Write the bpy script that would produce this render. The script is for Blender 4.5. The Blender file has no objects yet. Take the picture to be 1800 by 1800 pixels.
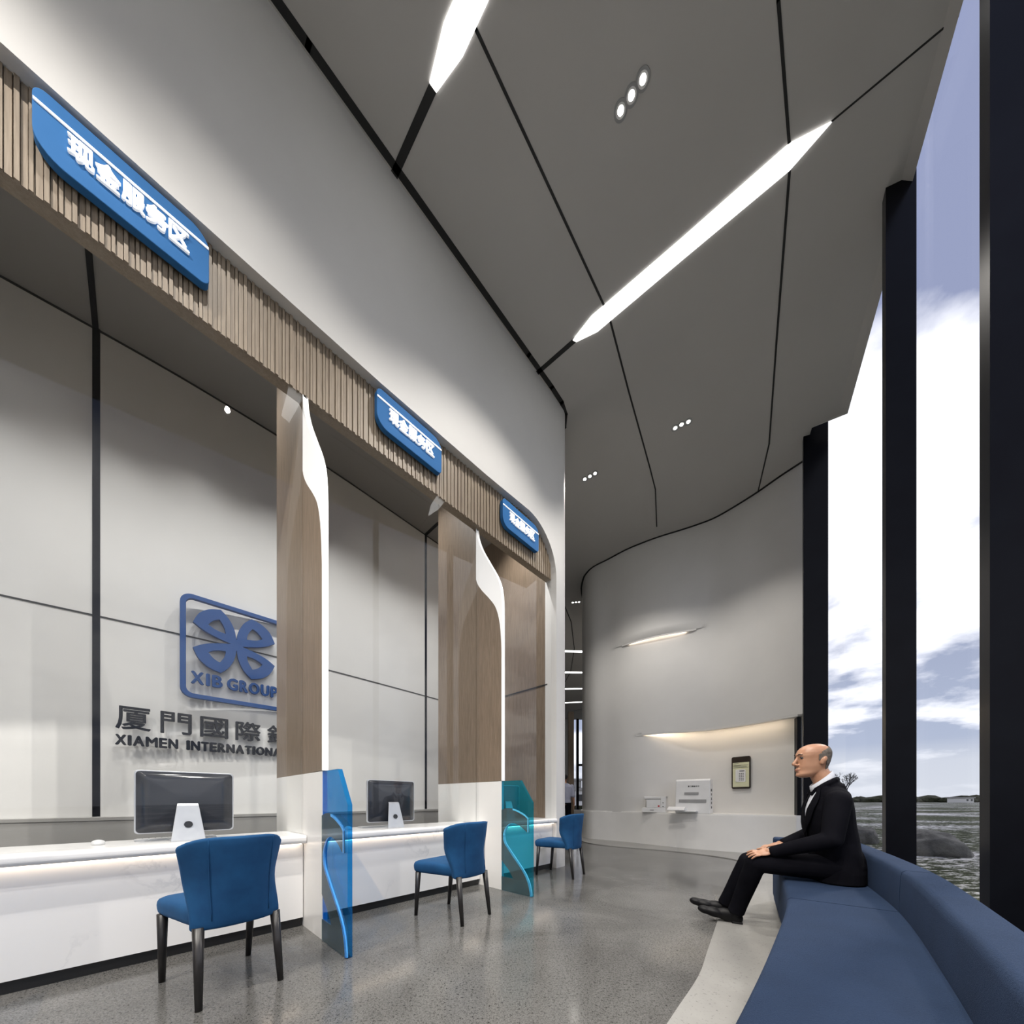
import bpy, bmesh, math, random
from mathutils import Vector, Matrix, noise
random.seed(7)
PI = math.pi
C = bpy.context.scene.collection
sc = bpy.context.scene
# ------------------------------------------------------------------ materials
def mat(name, col=(.8, .8, .8), rough=.5, metal=0, emit=None, es=0, spec=.5):
    m = bpy.data.materials.new(name); m.use_nodes = True
    b = m.node_tree.nodes['Principled BSDF']
    b.inputs['Base Color'].default_value = (*col, 1)
    b.inputs['Roughness'].default_value = rough
    b.inputs['Metallic'].default_value = metal
    b.inputs['Specular IOR Level'].default_value = spec
    if emit:
        b.inputs['Emission Color'].default_value = (*emit, 1); b.inputs['Emission Strength'].default_value = es
    return m
def nd(m, t, **kw):
    n = m.node_tree.nodes.new(t)
    for k, v in kw.items(): setattr(n, k, v)
    return n
def lk(m, a, b): m.node_tree.links.new(a, b)
def bs(m): return m.node_tree.nodes['Principled BSDF']
def coords(m, scale=(1, 1, 1), kind='Object', rot=(0, 0, 0)):
    t = nd(m, 'ShaderNodeTexCoord'); mp = nd(m, 'ShaderNodeMapping')
    mp.inputs['Scale'].default_value = scale; mp.inputs['Rotation'].default_value = rot
    lk(m, t.outputs[kind], mp.inputs['Vector']); return mp.outputs['Vector']
def ramp(m, fac, stops):
    r = nd(m, 'ShaderNodeValToRGB'); e = r.color_ramp.elements
    while len(e) < len(stops): e.new(.5)
    for i, (p, c) in enumerate(stops):
        e[i].position = p; e[i].color = (*c, 1) if len(c) == 3 else c
    lk(m, fac, r.inputs['Fac']); return r.outputs['Color']
def noise_t(m, vec, scale, detail=4, rough=.5, dist=0):
    n = nd(m, 'ShaderNodeTexNoise'); n.inputs['Scale'].default_value = scale
    n.inputs['Detail'].default_value = detail; n.inputs['Roughness'].default_value = rough
    n.inputs['Distortion'].default_value = dist
    lk(m, vec, n.inputs['Vector']); return n.outputs['Fac']
def bump(m, h, strength=.2, dist=.01):
    b = nd(m, 'ShaderNodeBump'); b.inputs['Strength'].default_value = strength; b.inputs['Distance'].default_value = dist
    lk(m, h, b.inputs['Height']); lk(m, b.outputs['Normal'], bs(m).inputs['Normal'])
def mixc(m, fac, a, b, mode='MIX'):
    x = nd(m, 'ShaderNodeMix', data_type='RGBA', blend_type=mode)
    if isinstance(fac, (int, float)): x.inputs['Factor'].default_value = fac
    else: lk(m, fac, x.inputs['Factor'])
    for s, v in ((6, a), (7, b)):
        if isinstance(v, tuple): x.inputs[s].default_value = (*v, 1)
        else: lk(m, v, x.inputs[s])
    return x.outputs[2]
def mottled(name, c1, c2, rough, scale=3, sp=.5, bmp=0):
    m = mat(name, c1, rough, spec=sp); v = coords(m)
    f = noise_t(m, v, scale, 5)
    lk(m, ramp(m, f, [(.3, c1), (.7, c2)]), bs(m).inputs['Base Color'])
    if bmp: bump(m, noise_t(m, v, scale * 40, 2), bmp, .002)
    return m
M = {}
M['plaster'] = mottled('white_plaster', (.66, .65, .635), (.69, .68, .665), .6, 2)
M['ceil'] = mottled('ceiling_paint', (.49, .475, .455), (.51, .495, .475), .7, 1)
M['inner_ceiling'] = mottled('shaded_ceiling_paint', (.25, .24, .23), (.27, .26, .25), .7, 1)  # unlit booth ceiling: its shade is put into the colour
M['panel'] = mottled('satin_wall_panel', (.62, .615, .60), (.65, .645, .63), .35, 2)
M['white'] = mottled('white_lacquer', (.80, .79, .77), (.83, .82, .80), .3, 3)
M['black'] = mottled('black_metal', (.002, .002, .004), (.003, .0035, .006), .3, 5, .12)
M['seam'] = mottled('black_joint', (.008, .008, .008), (.012, .012, .012), .6, 5)
M['kick'] = mottled('charcoal_kickboard', (.012, .012, .013), (.016, .016, .017), .4, 5)
M['dado'] = mottled('grey_cabinet', (.27, .265, .255), (.29, .285, .275), .45, 4)
M['plastic'] = mottled('white_plastic', (.74, .74, .74), (.78, .78, .78), .3, 8)
M['grey'] = mottled('grey_plastic', (.30, .30, .30), (.34, .34, .34), .4, 8)
M['dark'] = mottled('dark_plastic', (.02, .02, .022), (.03, .03, .032), .3, 8)
M['alu'] = mottled('brushed_aluminium', (.62, .63, .66), (.68, .69, .71), .35, 20)
bs(M['alu']).inputs['Metallic'].default_value = .35
M['screen_back'] = mottled('dark_glossy_glass', (.03, .032, .04), (.036, .038, .046), .12, 3)
M['sign'] = mottled('blue_sign_enamel', (.032, .155, .40), (.037, .165, .42), .75, 6, .2)
M['logo'] = mottled('royal_blue_enamel', (.014, .06, .21), (.017, .068, .23), .6, 6, .2)
M['letters'] = mottled('black_acrylic', (.004, .005, .009), (.006, .007, .012), .5, 6, .1)
M['lit_white'] = mat('lit_white_acrylic', (.9, .9, .9), .4, emit=(1, 1, 1), es=.35)
M['feather'] = mat('lit_feather_acrylic', (.85, .85, .85), .4, emit=(1, .99, .98), es=.22)
M['linear'] = mat('linear_light_diffuser', (.9, .9, .9), .4, emit=(1, .985, .96), es=3.2)
M['bulb'] = mat('downlight_lens', (.9, .9, .9), .4, emit=(1, .95, .88), es=14)
M['led'] = mat('warm_led_tape', (.9, .85, .8), .4, emit=(1, .84, .68), es=4)
M['led_soft'] = mat('warm_led_cove', (.9, .85, .8), .4, emit=(1, .82, .60), es=11)
M['cream'] = mottled('cream_paper', (.62, .62, .42), (.66, .66, .46), .6, 8)
M['red'] = mottled('red_button', (.45, .02, .04), (.5, .03, .05), .4, 8)
M['brown'] = mottled('dark_brown_glossy', (.022, .014, .010), (.03, .02, .014), .25, 8)
M['seat_leg'] = mottled('black_wood', (.012, .011, .011), (.02, .018, .018), .35, 12)
# wood
def wood(name, dark, lite, rough=.5):
    m = mat(name, lite, rough); v = coords(m, (14, 14, .9))
    f = noise_t(m, v, 3.5, 8, .62, .6)
    v2 = coords(m, (60, 60, 2.2)); g = noise_t(m, v2, 3, 6, .6)
    c1 = ramp(m, f, [(.28, dark), (.72, lite)])
    c2 = ramp(m, g, [(.3, (.72, .70, .68)), (.6, (1, 1, 1))])
    lk(m, mixc(m, .8, c1, c2, 'MULTIPLY'), bs(m).inputs['Base Color'])
    bump(m, g, .15, .002); return m
M['oak'] = wood('pale_grey_oak', (.24, .185, .13), (.36, .29, .215))
M['walnut'] = wood('brown_grey_oak', (.165, .122, .085), (.265, .20, .145), .45)
# marble
m = mat('white_marble', (.8, .8, .8), .16); v = coords(m, (1, 1, 1.4), rot=(.4, .5, .3))
f = noise_t(m, v, 1.1, 9, .62, 1.6)
g = noise_t(m, coords(m, (1, 1, 1.3), rot=(.2, .9, .1)), .8, 4, .5, .4)
c = ramp(m, f, [(.43, (.91, .90, .89)), (.478, (.91, .90, .89)), (.50, (.50, .51, .54)), (.522, (.91, .90, .89))])
k = ramp(m, g, [(.52, (0, 0, 0)), (.70, (.9, .9, .9))])
lk(m, mixc(m, k, (.91, .90, .89), c), bs(m).inputs['Base Color']); M['marble'] = m
# polished concrete floor
m = mat('polished_concrete', (.25, .24, .23), .14); v = coords(m)
f = noise_t(m, v, .9, 9, .66, .5); g = noise_t(m, v, 70, 3, .7); h = noise_t(m, v, 160, 2, .6)
c = ramp(m, f, [(.30, (.070, .068, .065)), (.5, (.120, .118, .113)), (.70, (.165, .161, .155))])
sp = ramp(m, g, [(.33, (.18, .18, .18)), (.41, (.8, .8, .8)), (.50, (1, 1, 1)), (.64, (1.05, 1.05, 1.05)), (.72, (1.5, 1.48, 1.45))])
sp2 = ramp(m, h, [(.36, (.5, .5, .5)), (.47, (1, 1, 1)), (.62, (1.15, 1.15, 1.15))])
vo = nd(m, 'ShaderNodeTexVoronoi', feature='DISTANCE_TO_EDGE'); vo.inputs['Scale'].default_value = .8
dn = nd(m, 'ShaderNodeTexNoise'); dn.inputs['Scale'].default_value = 3; dn.inputs['Detail'].default_value = 6
lk(m, v, dn.inputs['Vector']); lk(m, mixc(m, .35, v, dn.outputs['Color']), vo.inputs['Vector'])
cr = ramp(m, vo.outputs['Distance'], [(0, (.62, .62, .62)), (.0018, (1, 1, 1))])
c = mixc(m, 1, c, sp, 'MULTIPLY'); c = mixc(m, 1, c, sp2, 'MULTIPLY'); c = mixc(m, .35, c, cr, 'MULTIPLY')
lk(m, c, bs(m).inputs['Base Color'])
rr = ramp(m, f, [(.3, (.10, .10, .10)), (.7, (.20, .20, .20))]); lk(m, rr, bs(m).inputs['Roughness'])
bs(m).inputs['Specular IOR Level'].default_value = .36; M['floor'] = m
m = mat('pale_terrazzo', (.5, .49, .47), .3); v = coords(m)
f = noise_t(m, v, 1.5, 8, .6); g = noise_t(m, v, 60, 3, .7)
c = mixc(m, 1, ramp(m, f, [(.3, (.24, .235, .225)), (.7, (.33, .325, .31))]), ramp(m, g, [(.3, (.5, .5, .5)), (.4, (1, 1, 1))]), 'MULTIPLY')
lk(m, c, bs(m).inputs['Base Color']); M['terrazzo'] = m
# fabrics
def fabric(name, c1, c2, scale=6, weave=900, sheen=.3, bmp=.3):
    m = mat(name, c1, .85, spec=.25); v = coords(m)
    lk(m, ramp(m, noise_t(m, v, scale, 6, .6), [(.3, c1), (.7, c2)]), bs(m).inputs['Base Color'])
    bs(m).inputs['Sheen Weight'].default_value = sheen; bs(m).inputs['Sheen Roughness'].default_value = .4
    bs(m).inputs['Sheen Tint'].default_value = (*[min(1, x * 3 + .1) for x in c2], 1)
    bump(m, noise_t(m, v, weave, 2, .5), bmp, .002); return m
M['velvet'] = fabric('teal_blue_velvet', (.006, .046, .13), (.010, .072, .185), 7, 500, .25)
M['bench'] = BENCH = fabric('slate_blue_upholstery', (.012, .028, .067), (.017, .037, .086), 5, 220, .2, .8)
for n_ in list(BENCH.node_tree.nodes):
    if n_.type == 'BUMP':
        BENCH.node_tree.links.remove(n_.inputs['Height'].links[0])
        lk(BENCH, noise_t(BENCH, coords(BENCH, (90, 90, 90), rot=(0, 0, .9)), 2.4, 3, .6, 1.2), n_.inputs['Height']); n_.inputs['Distance'].default_value = .006; n_.inputs['Strength'].default_value = .9
M['suit'] = fabric('black_suit_cloth', (.003, .003, .005), (.007, .007, .010), 5, 700, .0)
bs(M['suit']).inputs['Specular IOR Level'].default_value = .06
M['shoe'] = mottled('black_leather', (.004, .004, .005), (.007, .007, .008), .45, 8, .2)
M['shirt'] = fabric('white_shirt_cotton', (.62, .64, .70), (.70, .72, .78), 5, 800, .05)
M['pale_shirt'] = fabric('pale_blue_shirt_cotton', (.42, .45, .58), (.48, .50, .62), 5, 800, .05)
M['hair'] = mottled('short_greying_hair', (.09, .075, .062), (.20, .17, .145), .8, 60)
M['black_hair'] = mottled('black_hair', (.01, .009, .009), (.02, .018, .016), .7, 40)
m = mat('skin', (.5, .29, .19), .42); v = coords(m)
lk(m, ramp(m, noise_t(m, v, 14, 4), [(.3, (.42, .215, .13)), (.7, (.52, .285, .18))]), bs(m).inputs['Base Color'])
bs(m).inputs['Subsurface Weight'].default_value = .08; bs(m).inputs['Subsurface Radius'].default_value = (.01, .004, .002)
M['skin'] = m
M['eye'] = mottled('eye_white', (.22, .20, .19), (.26, .24, .22), .3, 30)
M['lip'] = mottled('lip_skin', (.36, .13, .10), (.40, .15, .12), .4, 30)
# glass : thin panes (transparent mixed with fresnel gloss)
def pane(name, tint=(1, 1, 1), ior=1.45, rough=0, diffuse=0, dcol=(.5, .5, .5)):
    m = bpy.data.materials.new(name); m.use_nodes = True; t = m.node_tree; t.nodes.clear()
    o = nd(m, 'ShaderNodeOutputMaterial'); tr = nd(m, 'ShaderNodeBsdfTransparent'); gl = nd(m, 'ShaderNodeBsdfGlossy')
    tr.inputs['Color'].default_value = (*tint, 1); gl.inputs['Roughness'].default_value = rough
    fr = nd(m, 'ShaderNodeFresnel'); fr.inputs['IOR'].default_value = ior
    gm = nd(m, 'ShaderNodeNewGeometry'); iv = nd(m, 'ShaderNodeMix', data_type='FLOAT')      # same reflectance from either face
    iv.inputs[2].default_value = ior; iv.inputs[3].default_value = 1 / ior; lk(m, gm.outputs['Backfacing'], iv.inputs[0]); lk(m, iv.outputs[0], fr.inputs['IOR'])
    if ior < 1: fr = nd(m, 'ShaderNodeValue'); fr.outputs[0].default_value = ior
    mx = nd(m, 'ShaderNodeMixShader'); src = tr.outputs[0]
    if diffuse:
        d = nd(m, 'ShaderNodeBsdfDiffuse'); d.inputs['Color'].default_value = (*dcol, 1)
        m2 = nd(m, 'ShaderNodeMixShader'); m2.inputs[0].default_value = diffuse
        lk(m, tr.outputs[0], m2.inputs[1]); lk(m, d.outputs[0], m2.inputs[2]); src = m2.outputs[0]
    lk(m, fr.outputs[0], mx.inputs[0]); lk(m, src, mx.inputs[1]); lk(m, gl.outputs[0], mx.inputs[2])
    lk(m, mx.outputs[0], o.inputs[0]); return m
M['glass'] = pane('clear_glass', (.985, .99, .99), 1.34)
M['window_glass'] = pane('window_glass', (.985, .99, 1), .02)
M['blue_glass'] = pane('deep_blue_glass', (.20, .60, .93), 1.3, 0, .12, (.02, .30, .66))
M['teal_glass'] = pane('teal_glass', (.22, .72, .84), 1.3, 0, .10, (.04, .46, .58))
M['swirl'] = pane('smoky_teal_glass', (.62, .72, .72), 1.3, .05, .42, (.12, .16, .165))
M['blue_edge'] = mat('bright_blue_acrylic_edge', (.08, .36, .80), .3, emit=(.03, .24, .70), es=.05)
M['cyan_edge'] = mat('bright_cyan_acrylic_edge', (.10, .50, .75), .3, emit=(.08, .42, .68), es=.05)

# ------------------------------------------------------------------ mesh helpers
class MB:
    def __init__(s): s.bm = bmesh.new()
    def v(s, p): return s.bm.verts.new(p)
    def f(s, vs):
        try: return s.bm.faces.new(vs)
        except ValueError: return None
    def box(s, x0, x1, y0, y1, z0, z1):
        P = [s.v((x, y, z)) for z in (z0, z1) for x, y in ((x0, y0), (x1, y0), (x1, y1), (x0, y1))]
        for q in ((3, 2, 1, 0), (4, 5, 6, 7), (0, 1, 5, 4), (1, 2, 6, 5), (2, 3, 7, 6), (3, 0, 4, 7)): s.f([P[i] for i in q])
        return s
    def prism(s, pts, h0, h1, axis='z'):          # outline in the plane normal to axis
        def P(p, h): return {'z': (p[0], p[1], h), 'x': (h, p[0], p[1]), 'y': (p[0], h, p[1])}[axis]
        A = [s.v(P(p, h0)) for p in pts]; B = [s.v(P(p, h1)) for p in pts]; n = len(pts)
        s.f(A[::-1]); s.f(B)
        for i in range(n): s.f([A[i], A[(i + 1) % n], B[(i + 1) % n], B[i]])
        return s
    def ring_prism(s, out, inn, h0, h1, axis='z'):
        def P(p, h): return {'z': (p[0], p[1], h), 'x': (h, p[0], p[1]), 'y': (p[0], h, p[1])}[axis]
        n = len(out); R = [[s.v(P(p, h)) for p in L] for L, h in ((out, h0), (out, h1), (inn, h1), (inn, h0))]
        for i in range(n):
            j = (i + 1) % n
            for a in range(4):
                b = (a + 1) % 4; s.f([R[a][i], R[a][j], R[b][j], R[b][i]])
        return s
    def rings(s, rings, cap=True, closed=True):
        R = [[s.v(p) for p in r] for r in rings]; n = len(R[0])
        for a, b in zip(R, R[1:]):
            for i in range(n if closed else n - 1): s.f([a[i], a[(i + 1) % n], b[(i + 1) % n], b[i]])
        if cap and closed: s.f(R[0][::-1]); s.f(R[-1])
        return s
    def tube(s, pts, rad, n=12, flat=1.0, up=None):
        pts = [Vector(p) for p in pts]
        if not isinstance(rad, (list, tuple)): rad = [rad] * len(pts)
        rs = []; prev = Vector(up) if up else None
        for i, p in enumerate(pts):
            t = (pts[min(i + 1, len(pts) - 1)] - pts[max(i - 1, 0)]).normalized()
            if prev is None: prev = Vector((0, 0, 1)) if abs(t.z) < .9 else Vector((1, 0, 0))
            sd = t.cross(prev).normalized(); u = sd.cross(t).normalized(); prev = u
            rs.append([tuple(p + rad[i] * (math.cos(k * 2 * PI / n) * sd + math.sin(k * 2 * PI / n) * u * flat)) for k in range(n)])
        return s.rings(rs)
    def ball(s, c, r, seg=16, rot=None):
        if not isinstance(r, (list, tuple)): r = (r, r, r)
        mtx = Matrix.Translation(c) @ (rot or Matrix.Identity(4)) @ Matrix.Diagonal((*r, 1))
        bmesh.ops.create_uvsphere(s.bm, u_segments=seg, v_segments=seg // 2 + 2, radius=1, matrix=mtx); return s
    def cap(s, a, b, ra, rb, seg=16):             # tapered capsule
        a, b = Vector(a), Vector(b); k = 6
        s.tube([a.lerp(b, i / k) for i in range(k + 1)], [ra + (rb - ra) * i / k for i in range(k + 1)], seg)
        s.ball(a, ra, seg); s.ball(b, rb, seg); return s
    def disc(s, c, r, h, n=32, axis='z'):
        pts = [(c[0] + r * math.cos(i * 2 * PI / n), c[1] + r * math.sin(i * 2 * PI / n)) for i in range(n)]
        return s.prism(pts, c[2], c[2] + h, axis)
    def build(s, name, m, parent=None, smooth=False, bevel=0, sub=0, loc=None, rot=None, seg=2):
        bmesh.ops.recalc_face_normals(s.bm, faces=s.bm.faces)
        me = bpy.data.meshes.new(name); s.bm.to_mesh(me); s.bm.free()
        if smooth:
            me.polygons.foreach_set('use_smooth', [True] * len(me.polygons))
        o = bpy.data.objects.new(name, me); C.objects.link(o)
        me.materials.append(M[m] if isinstance(m, str) else m)
        if parent: o.parent = parent
        if loc: o.location = loc
        if rot: o.rotation_euler = rot
        if bevel:
            b = o.modifiers.new('b', 'BEVEL'); b.width = bevel; b.segments = seg; b.limit_method = 'ANGLE'; b.angle_limit = .6
        if sub:
            q = o.modifiers.new('s', 'SUBSURF'); q.levels = q.render_levels = sub
        return o
def tag(o, label, cat, group=None, kind=None):
    o['label'] = label; o['category'] = cat
    if group: o['group'] = group
    if kind: o['kind'] = kind
    return o
def struct(o): o['kind'] = 'structure'; return o
def empty(name, loc=(0, 0, 0), rz=0):
    o = bpy.data.objects.new(name, None); C.objects.link(o); o.location = loc; o.rotation_euler = (0, 0, rz)
    o.empty_display_size = .1; return o
def copy_tree(o, parent=None):
    c = o.copy(); C.objects.link(c)
    if parent: c.parent = parent
    for ch in [x for x in bpy.data.objects if x.parent == o]: copy_tree(ch, c)
    return c
def text_mesh(body, size, extrude, offset=0, align='LEFT', sx=1, shear=0):
    cu = bpy.data.curves.new('txt', 'FONT'); cu.body = body; cu.size = size; cu.extrude = extrude
    cu.offset = offset; cu.align_x = align; cu.align_y = 'BOTTOM_BASELINE'; cu.resolution_u = 3
    ob = bpy.data.objects.new('txt', cu); C.objects.link(ob)
    dg = bpy.context.evaluated_depsgraph_get()
    me = bpy.data.meshes.new_from_object(ob.evaluated_get(dg))
    bpy.data.objects.remove(ob); bpy.data.curves.remove(cu)
    me.materials.clear(); return me
def mesh_obj(name, me, m, parent=None, loc=None, rot=None, smooth=False):
    o = bpy.data.objects.new(name, me); C.objects.link(o); me.materials.append(M[m])
    if parent: o.parent = parent
    if loc: o.location = loc
    if rot: o.rotation_euler = rot
    return o
def fit_text(body, x0, x1, z0, z1, y, ext, off, m, parent, name, bold=0):
    """one glyph stretched to the given box on a wall that faces -y"""
    me = text_mesh(body, 1, 0.0001, off)
    xs = [v.co.x for v in me.vertices]; ys = [v.co.y for v in me.vertices]
    ax, bx, ay, by = min(xs), max(xs), min(ys), max(ys); zmid = 0
    for v in me.vertices:
        p = v.co.copy()
        v.co = (x0 + (p.x - ax) / (bx - ax) * (x1 - x0), y + (-ext if p.z > 0 else 0), z0 + (p.y - ay) / (by - ay) * (z1 - z0))
    if bold:
        q = bmesh.new()
        for dx, dz in ((-bold, 0), (bold, 0), (0, -bold * .7), (0, bold * .7), (0, 0)):
            n0 = len(q.verts); q.from_mesh(me); q.verts.ensure_lookup_table()
            for v in q.verts[n0:]: v.co.x += dx; v.co.z += dz; v.co.y += dx * .01
        q.to_mesh(me); q.free()
    me.update()
    o = mesh_obj(name, me, m, parent)
    return o
def catmull(P, k=6, closed=False):
    out = []; n = len(P)
    for i in range(n - 1):
        p0 = P[max(i - 1, 0)]; p1 = P[i]; p2 = P[i + 1]; p3 = P[min(i + 2, n - 1)]
        for j in range(k):
            t = j / k
            out.append(tuple(.5 * (2 * b + (c - a) * t + (2 * a - 5 * b + 4 * c - d) * t * t + (3 * b - a - 3 * c + d) * t ** 3)
                             for a, b, c, d in zip(p0, p1, p2, p3)))
    out.append(tuple(P[-1])); return out
def rrect(x0, x1, z0, z1, r, n=6):                 # r = radii bl, br, tr, tl
    if not isinstance(r, (tuple, list)): r = (r,) * 4
    out = []
    for (cx, cz, a0, q) in ((x0 + r[0], z0 + r[0], PI, r[0]), (x1 - r[1], z0 + r[1], 1.5 * PI, r[1]),
                            (x1 - r[2], z1 - r[2], 0, r[2]), (x0 + r[3], z1 - r[3], .5 * PI, r[3])):
        for i in range(n + 1):
            a = a0 + i / n * PI / 2; out.append((cx + q * math.cos(a), cz + q * math.sin(a)))
    return out
# ------------------------------------------------------------------ teller front frame: a along, b towards the room
U = Vector((.6863, .7274)); N = Vector((.7274, -.6863)); O = Vector((-1.66, 2.80)); TH = math.atan2(U.y, U.x)
def W(a, b, z=0): p = O + a * U + b * N; return (p.x, p.y, z)
def front(name, a=0, b=0, z=0): return empty(name, W(a, b, z), TH)
def place(o, a=0, b=0, z=0): o.location = W(a, b, z); o.rotation_euler = (0, 0, TH); return o
CH = 6.8

# ---------------- floor, ground
right_edge = [(-.94, -4), (3.85, 3.42), (5.25, 5.65), (5.35, 6.4), (6.2, 9), (6.6, 25.7)]
b_ = MB().prism([(-9, -4), *right_edge, (-9, 25.7)], -.12, 0); struct(b_.build('floor', 'floor'))
strip = catmull([(-1.6, -1.6), (-.5, .15), (.2, .98), (.696, 1.57), (1.04, 1.97), (1.26, 2.28), (1.70, 2.91), (2.7, 4.35), (3.45, 5.4), (3.66, 5.85),
                 (3.2, 6.62), (2.25, 7.38), (1.85, 7.8), (1.68, 8.3), (1.66, 9.0), (1.85, 9.9), (2.4, 10.5)], 4)
b_ = MB().prism([*strip, (3.0, 9.0), (4.6, 7.2), (5.15, 6.4), (5.0, 5.7), (3.6, 3.3), (.2, -2.2)], 0, .012)
struct(b_.build('trim_1', 'terrazzo'))
# ---------------- ceiling
def cpoly(pts, z): return pts
inner = [(-.93, -4), (3.10, 2.43), (3.645, 3.299), (4.915, 5.327)]
b_ = MB().prism([(-9, -4), *inner, (4.681, 5.507), (4.988, 6.064), (5.5, 6.9), (6.4, 9), (6.6, 25.7), (-9, 25.7)], CH, CH + .25)
k = 5.74 / 5.8
E_ = [(-.78, -4), (3.311 * k, 2.615 * k), (3.733 * k, 3.269 * k), (5.047 * k, 5.304 * k)]
A = [b_.v((x, y, CH)) for x, y in inner]; B = [b_.v((x, y, CH - .06)) for x, y in E_]; D = [b_.v((x + .03, y, CH + .25)) for x, y in E_]
for i in range(3):
    b_.f([A[i], A[i + 1], B[i + 1], B[i]]); b_.f([B[i], B[i + 1], D[i + 1], D[i]])
v4 = b_.v((4.681, 5.507, CH)); b_.f([A[3], v4, B[3]])
v5 = b_.v((4.681, 5.507, CH + .25)); b_.f([B[3], v4, v5, D[3]])
struct(b_.build('ceiling', 'ceil'))
# seams: black shadow gaps let into the ceiling
tn = [1]
def seam(pts, w, z=CH - .004, h=.004, m='seam', name=None):
    b_ = MB()
    for p, q in zip(pts, pts[1:]):
        p, q = Vector(p), Vector(q); t = (q - p).normalized(); n_ = Vector((-t.y, t.x)) * w / 2; e = t * w * .3
        b_.prism([tuple(p - n_ - e), tuple(q - n_ + e), tuple(q + n_ + e), tuple(p + n_ - e)], z, z + h)
    tn[0] += 1
    return struct(b_.build(name or 'trim_%d' % tn[0], m))
seam([(-1.0, 1.75), (-.27, 2.658), (1.082, 4.143), (1.195, 4.281), (1.65, 5.0), (2.083, 5.663), (2.4, 6.15), (2.682, 6.598), (3.078, 7.5)], .022)
seam([(1.2, 1.75), (1.932, 2.559), (2.446, 3.113), (2.557, 3.248), (3.35, 4.467), (4.195, 5.754), (4.649, 6.672)], .022)
seam([(2.735, 3.017), (3.304, 2.61)], .012)
seam([(-.64, 2.87), (-1.11, 3.29)], .062)
seam([(.79, 4.458), (.34, 4.80)], .052)
seam([(1.591, 10.608), (1.933, 11.526), (2.397, 13.57), (2.667, 16.054), (2.618, 17.456)], .03)
seam([(3.75, 23.5), (4.9, 22.2)], .04)
wl = [W(a, .13)[:2] for a in (-5, 0, 2.6)] + [W(3.1, .13)[:2], W(3.35, .12)[:2], W(3.52, .07)[:2], W(3.66, -.05)[:2], W(3.72, -.3)[:2]]
seam(wl, .06)
# ---------------- front wall of the teller hall with the arched opening
b_ = MB()
arch = [(-5.2, 4.75), (.6, 4.755), (1.9, 4.79), (2.66, 4.835)] + [(2.66 + .607 * math.sin(t), 4.835 - .62 * (1 - math.cos(t))) for t in [i * PI / 2 / 12 for i in range(1, 13)]]
b_.prism([(-5.2, CH), *arch, (3.267, 0), (3.42, 0), (3.42, CH)], -.085, .12, 'y')
plan = [(3.42, .12), (3.42, -.085)] + [(3.42 + .2 * math.sin(i * PI / 16), -.085 + .2 * (1 - math.cos(i * PI / 16))) for i in range(1, 9)] + [(3.64, .4), (3.64, 2.4), (3.40, 2.4), (3.40, .12)]
b_.prism(plan, 0, CH)
struct(place(b_.build('wall_left', 'plaster')))
b_ = MB().box(-5.2, 3.33, -.02, .10, 4.862, 5.6); b_.box(3.30, 3.40, .12, 2.4, 0, 5.5)
struct(place(b_.build('wall_left_core', 'plaster')))
# wood lined end wall inside the last booth
b_ = MB().box(3.27, 3.30, .08, 2.05, 0, 5.4); struct(place(b_.build('wall_booth_end', 'walnut')))
seam_o = MB().box(3.262, 3.272, .08, 2.05, 2.70, 2.715).build('trim_20', 'seam'); struct(place(seam_o))
# booth back wall (softly bowed) with recessed black joints
bw = catmull([(-3.6, -2.3), (-2.6, -2.13), (-1.69, -2.02), (-.7, -1.90), (.25, -1.85), (.85, -1.85), (1.7, -1.89), (2.63, -1.95), (3.3, -2.0)], 6)
b_ = MB().prism([(a, -b) for a, b in bw] + [(3.3, 2.2), (-3.6, 2.5)], 0, 5.4)
struct(place(b_.build('wall_rear', 'panel', smooth=False)))
def bwb(a):
    for p, q in zip(bw, bw[1:]):
        if p[0] <= a <= q[0]: return p[1] + (q[1] - p[1]) * (a - p[0]) / (q[0] - p[0])
    return bw[-1][1]
def bw_strip(a0, a1, z0, z1, t, m, name):
    n = max(2, int((a1 - a0) / .15)); b_ = MB(); L = [a0 + (a1 - a0) * i / n for i in range(n + 1)]
    b_.prism([(a, -bwb(a) - t) for a in L] + [(a, -bwb(a) + .02) for a in L[::-1]], z0, z1)
    return place(b_.build(name, m))
struct(bw_strip(-3.5, 3.28, 2.705, 2.72, .004, 'seam', 'trim_21'))
struct(bw_strip(-3.5, 3.28, 5.375, 5.395, .004, 'seam', 'trim_22'))
b_ = MB().box(-1.19, -1.142, -bwb(-1.16) - .006, -bwb(-1.16) + .02, .84, 5.4)
b_.box(2.36, 2.40, -bwb(2.38) - .006, -bwb(2.38) + .02, .84, 5.4)
struct(place(b_.build('trim_23', 'black')))
b_ = MB().box(-1.19, -1.15, .0, 2.02, 5.388, 5.402); b_.box(2.36, 2.40, .1, 1.95, 5.388, 5.402)
struct(place(b_.build('trim_24', 'black')))
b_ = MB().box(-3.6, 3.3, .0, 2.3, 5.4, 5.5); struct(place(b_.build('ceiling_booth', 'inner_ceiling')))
b_ = MB().box(-3.75, -3.6, -.1, 2.5, 0, 5.5); struct(place(b_.build('wall_booth_far', 'plaster')))
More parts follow.
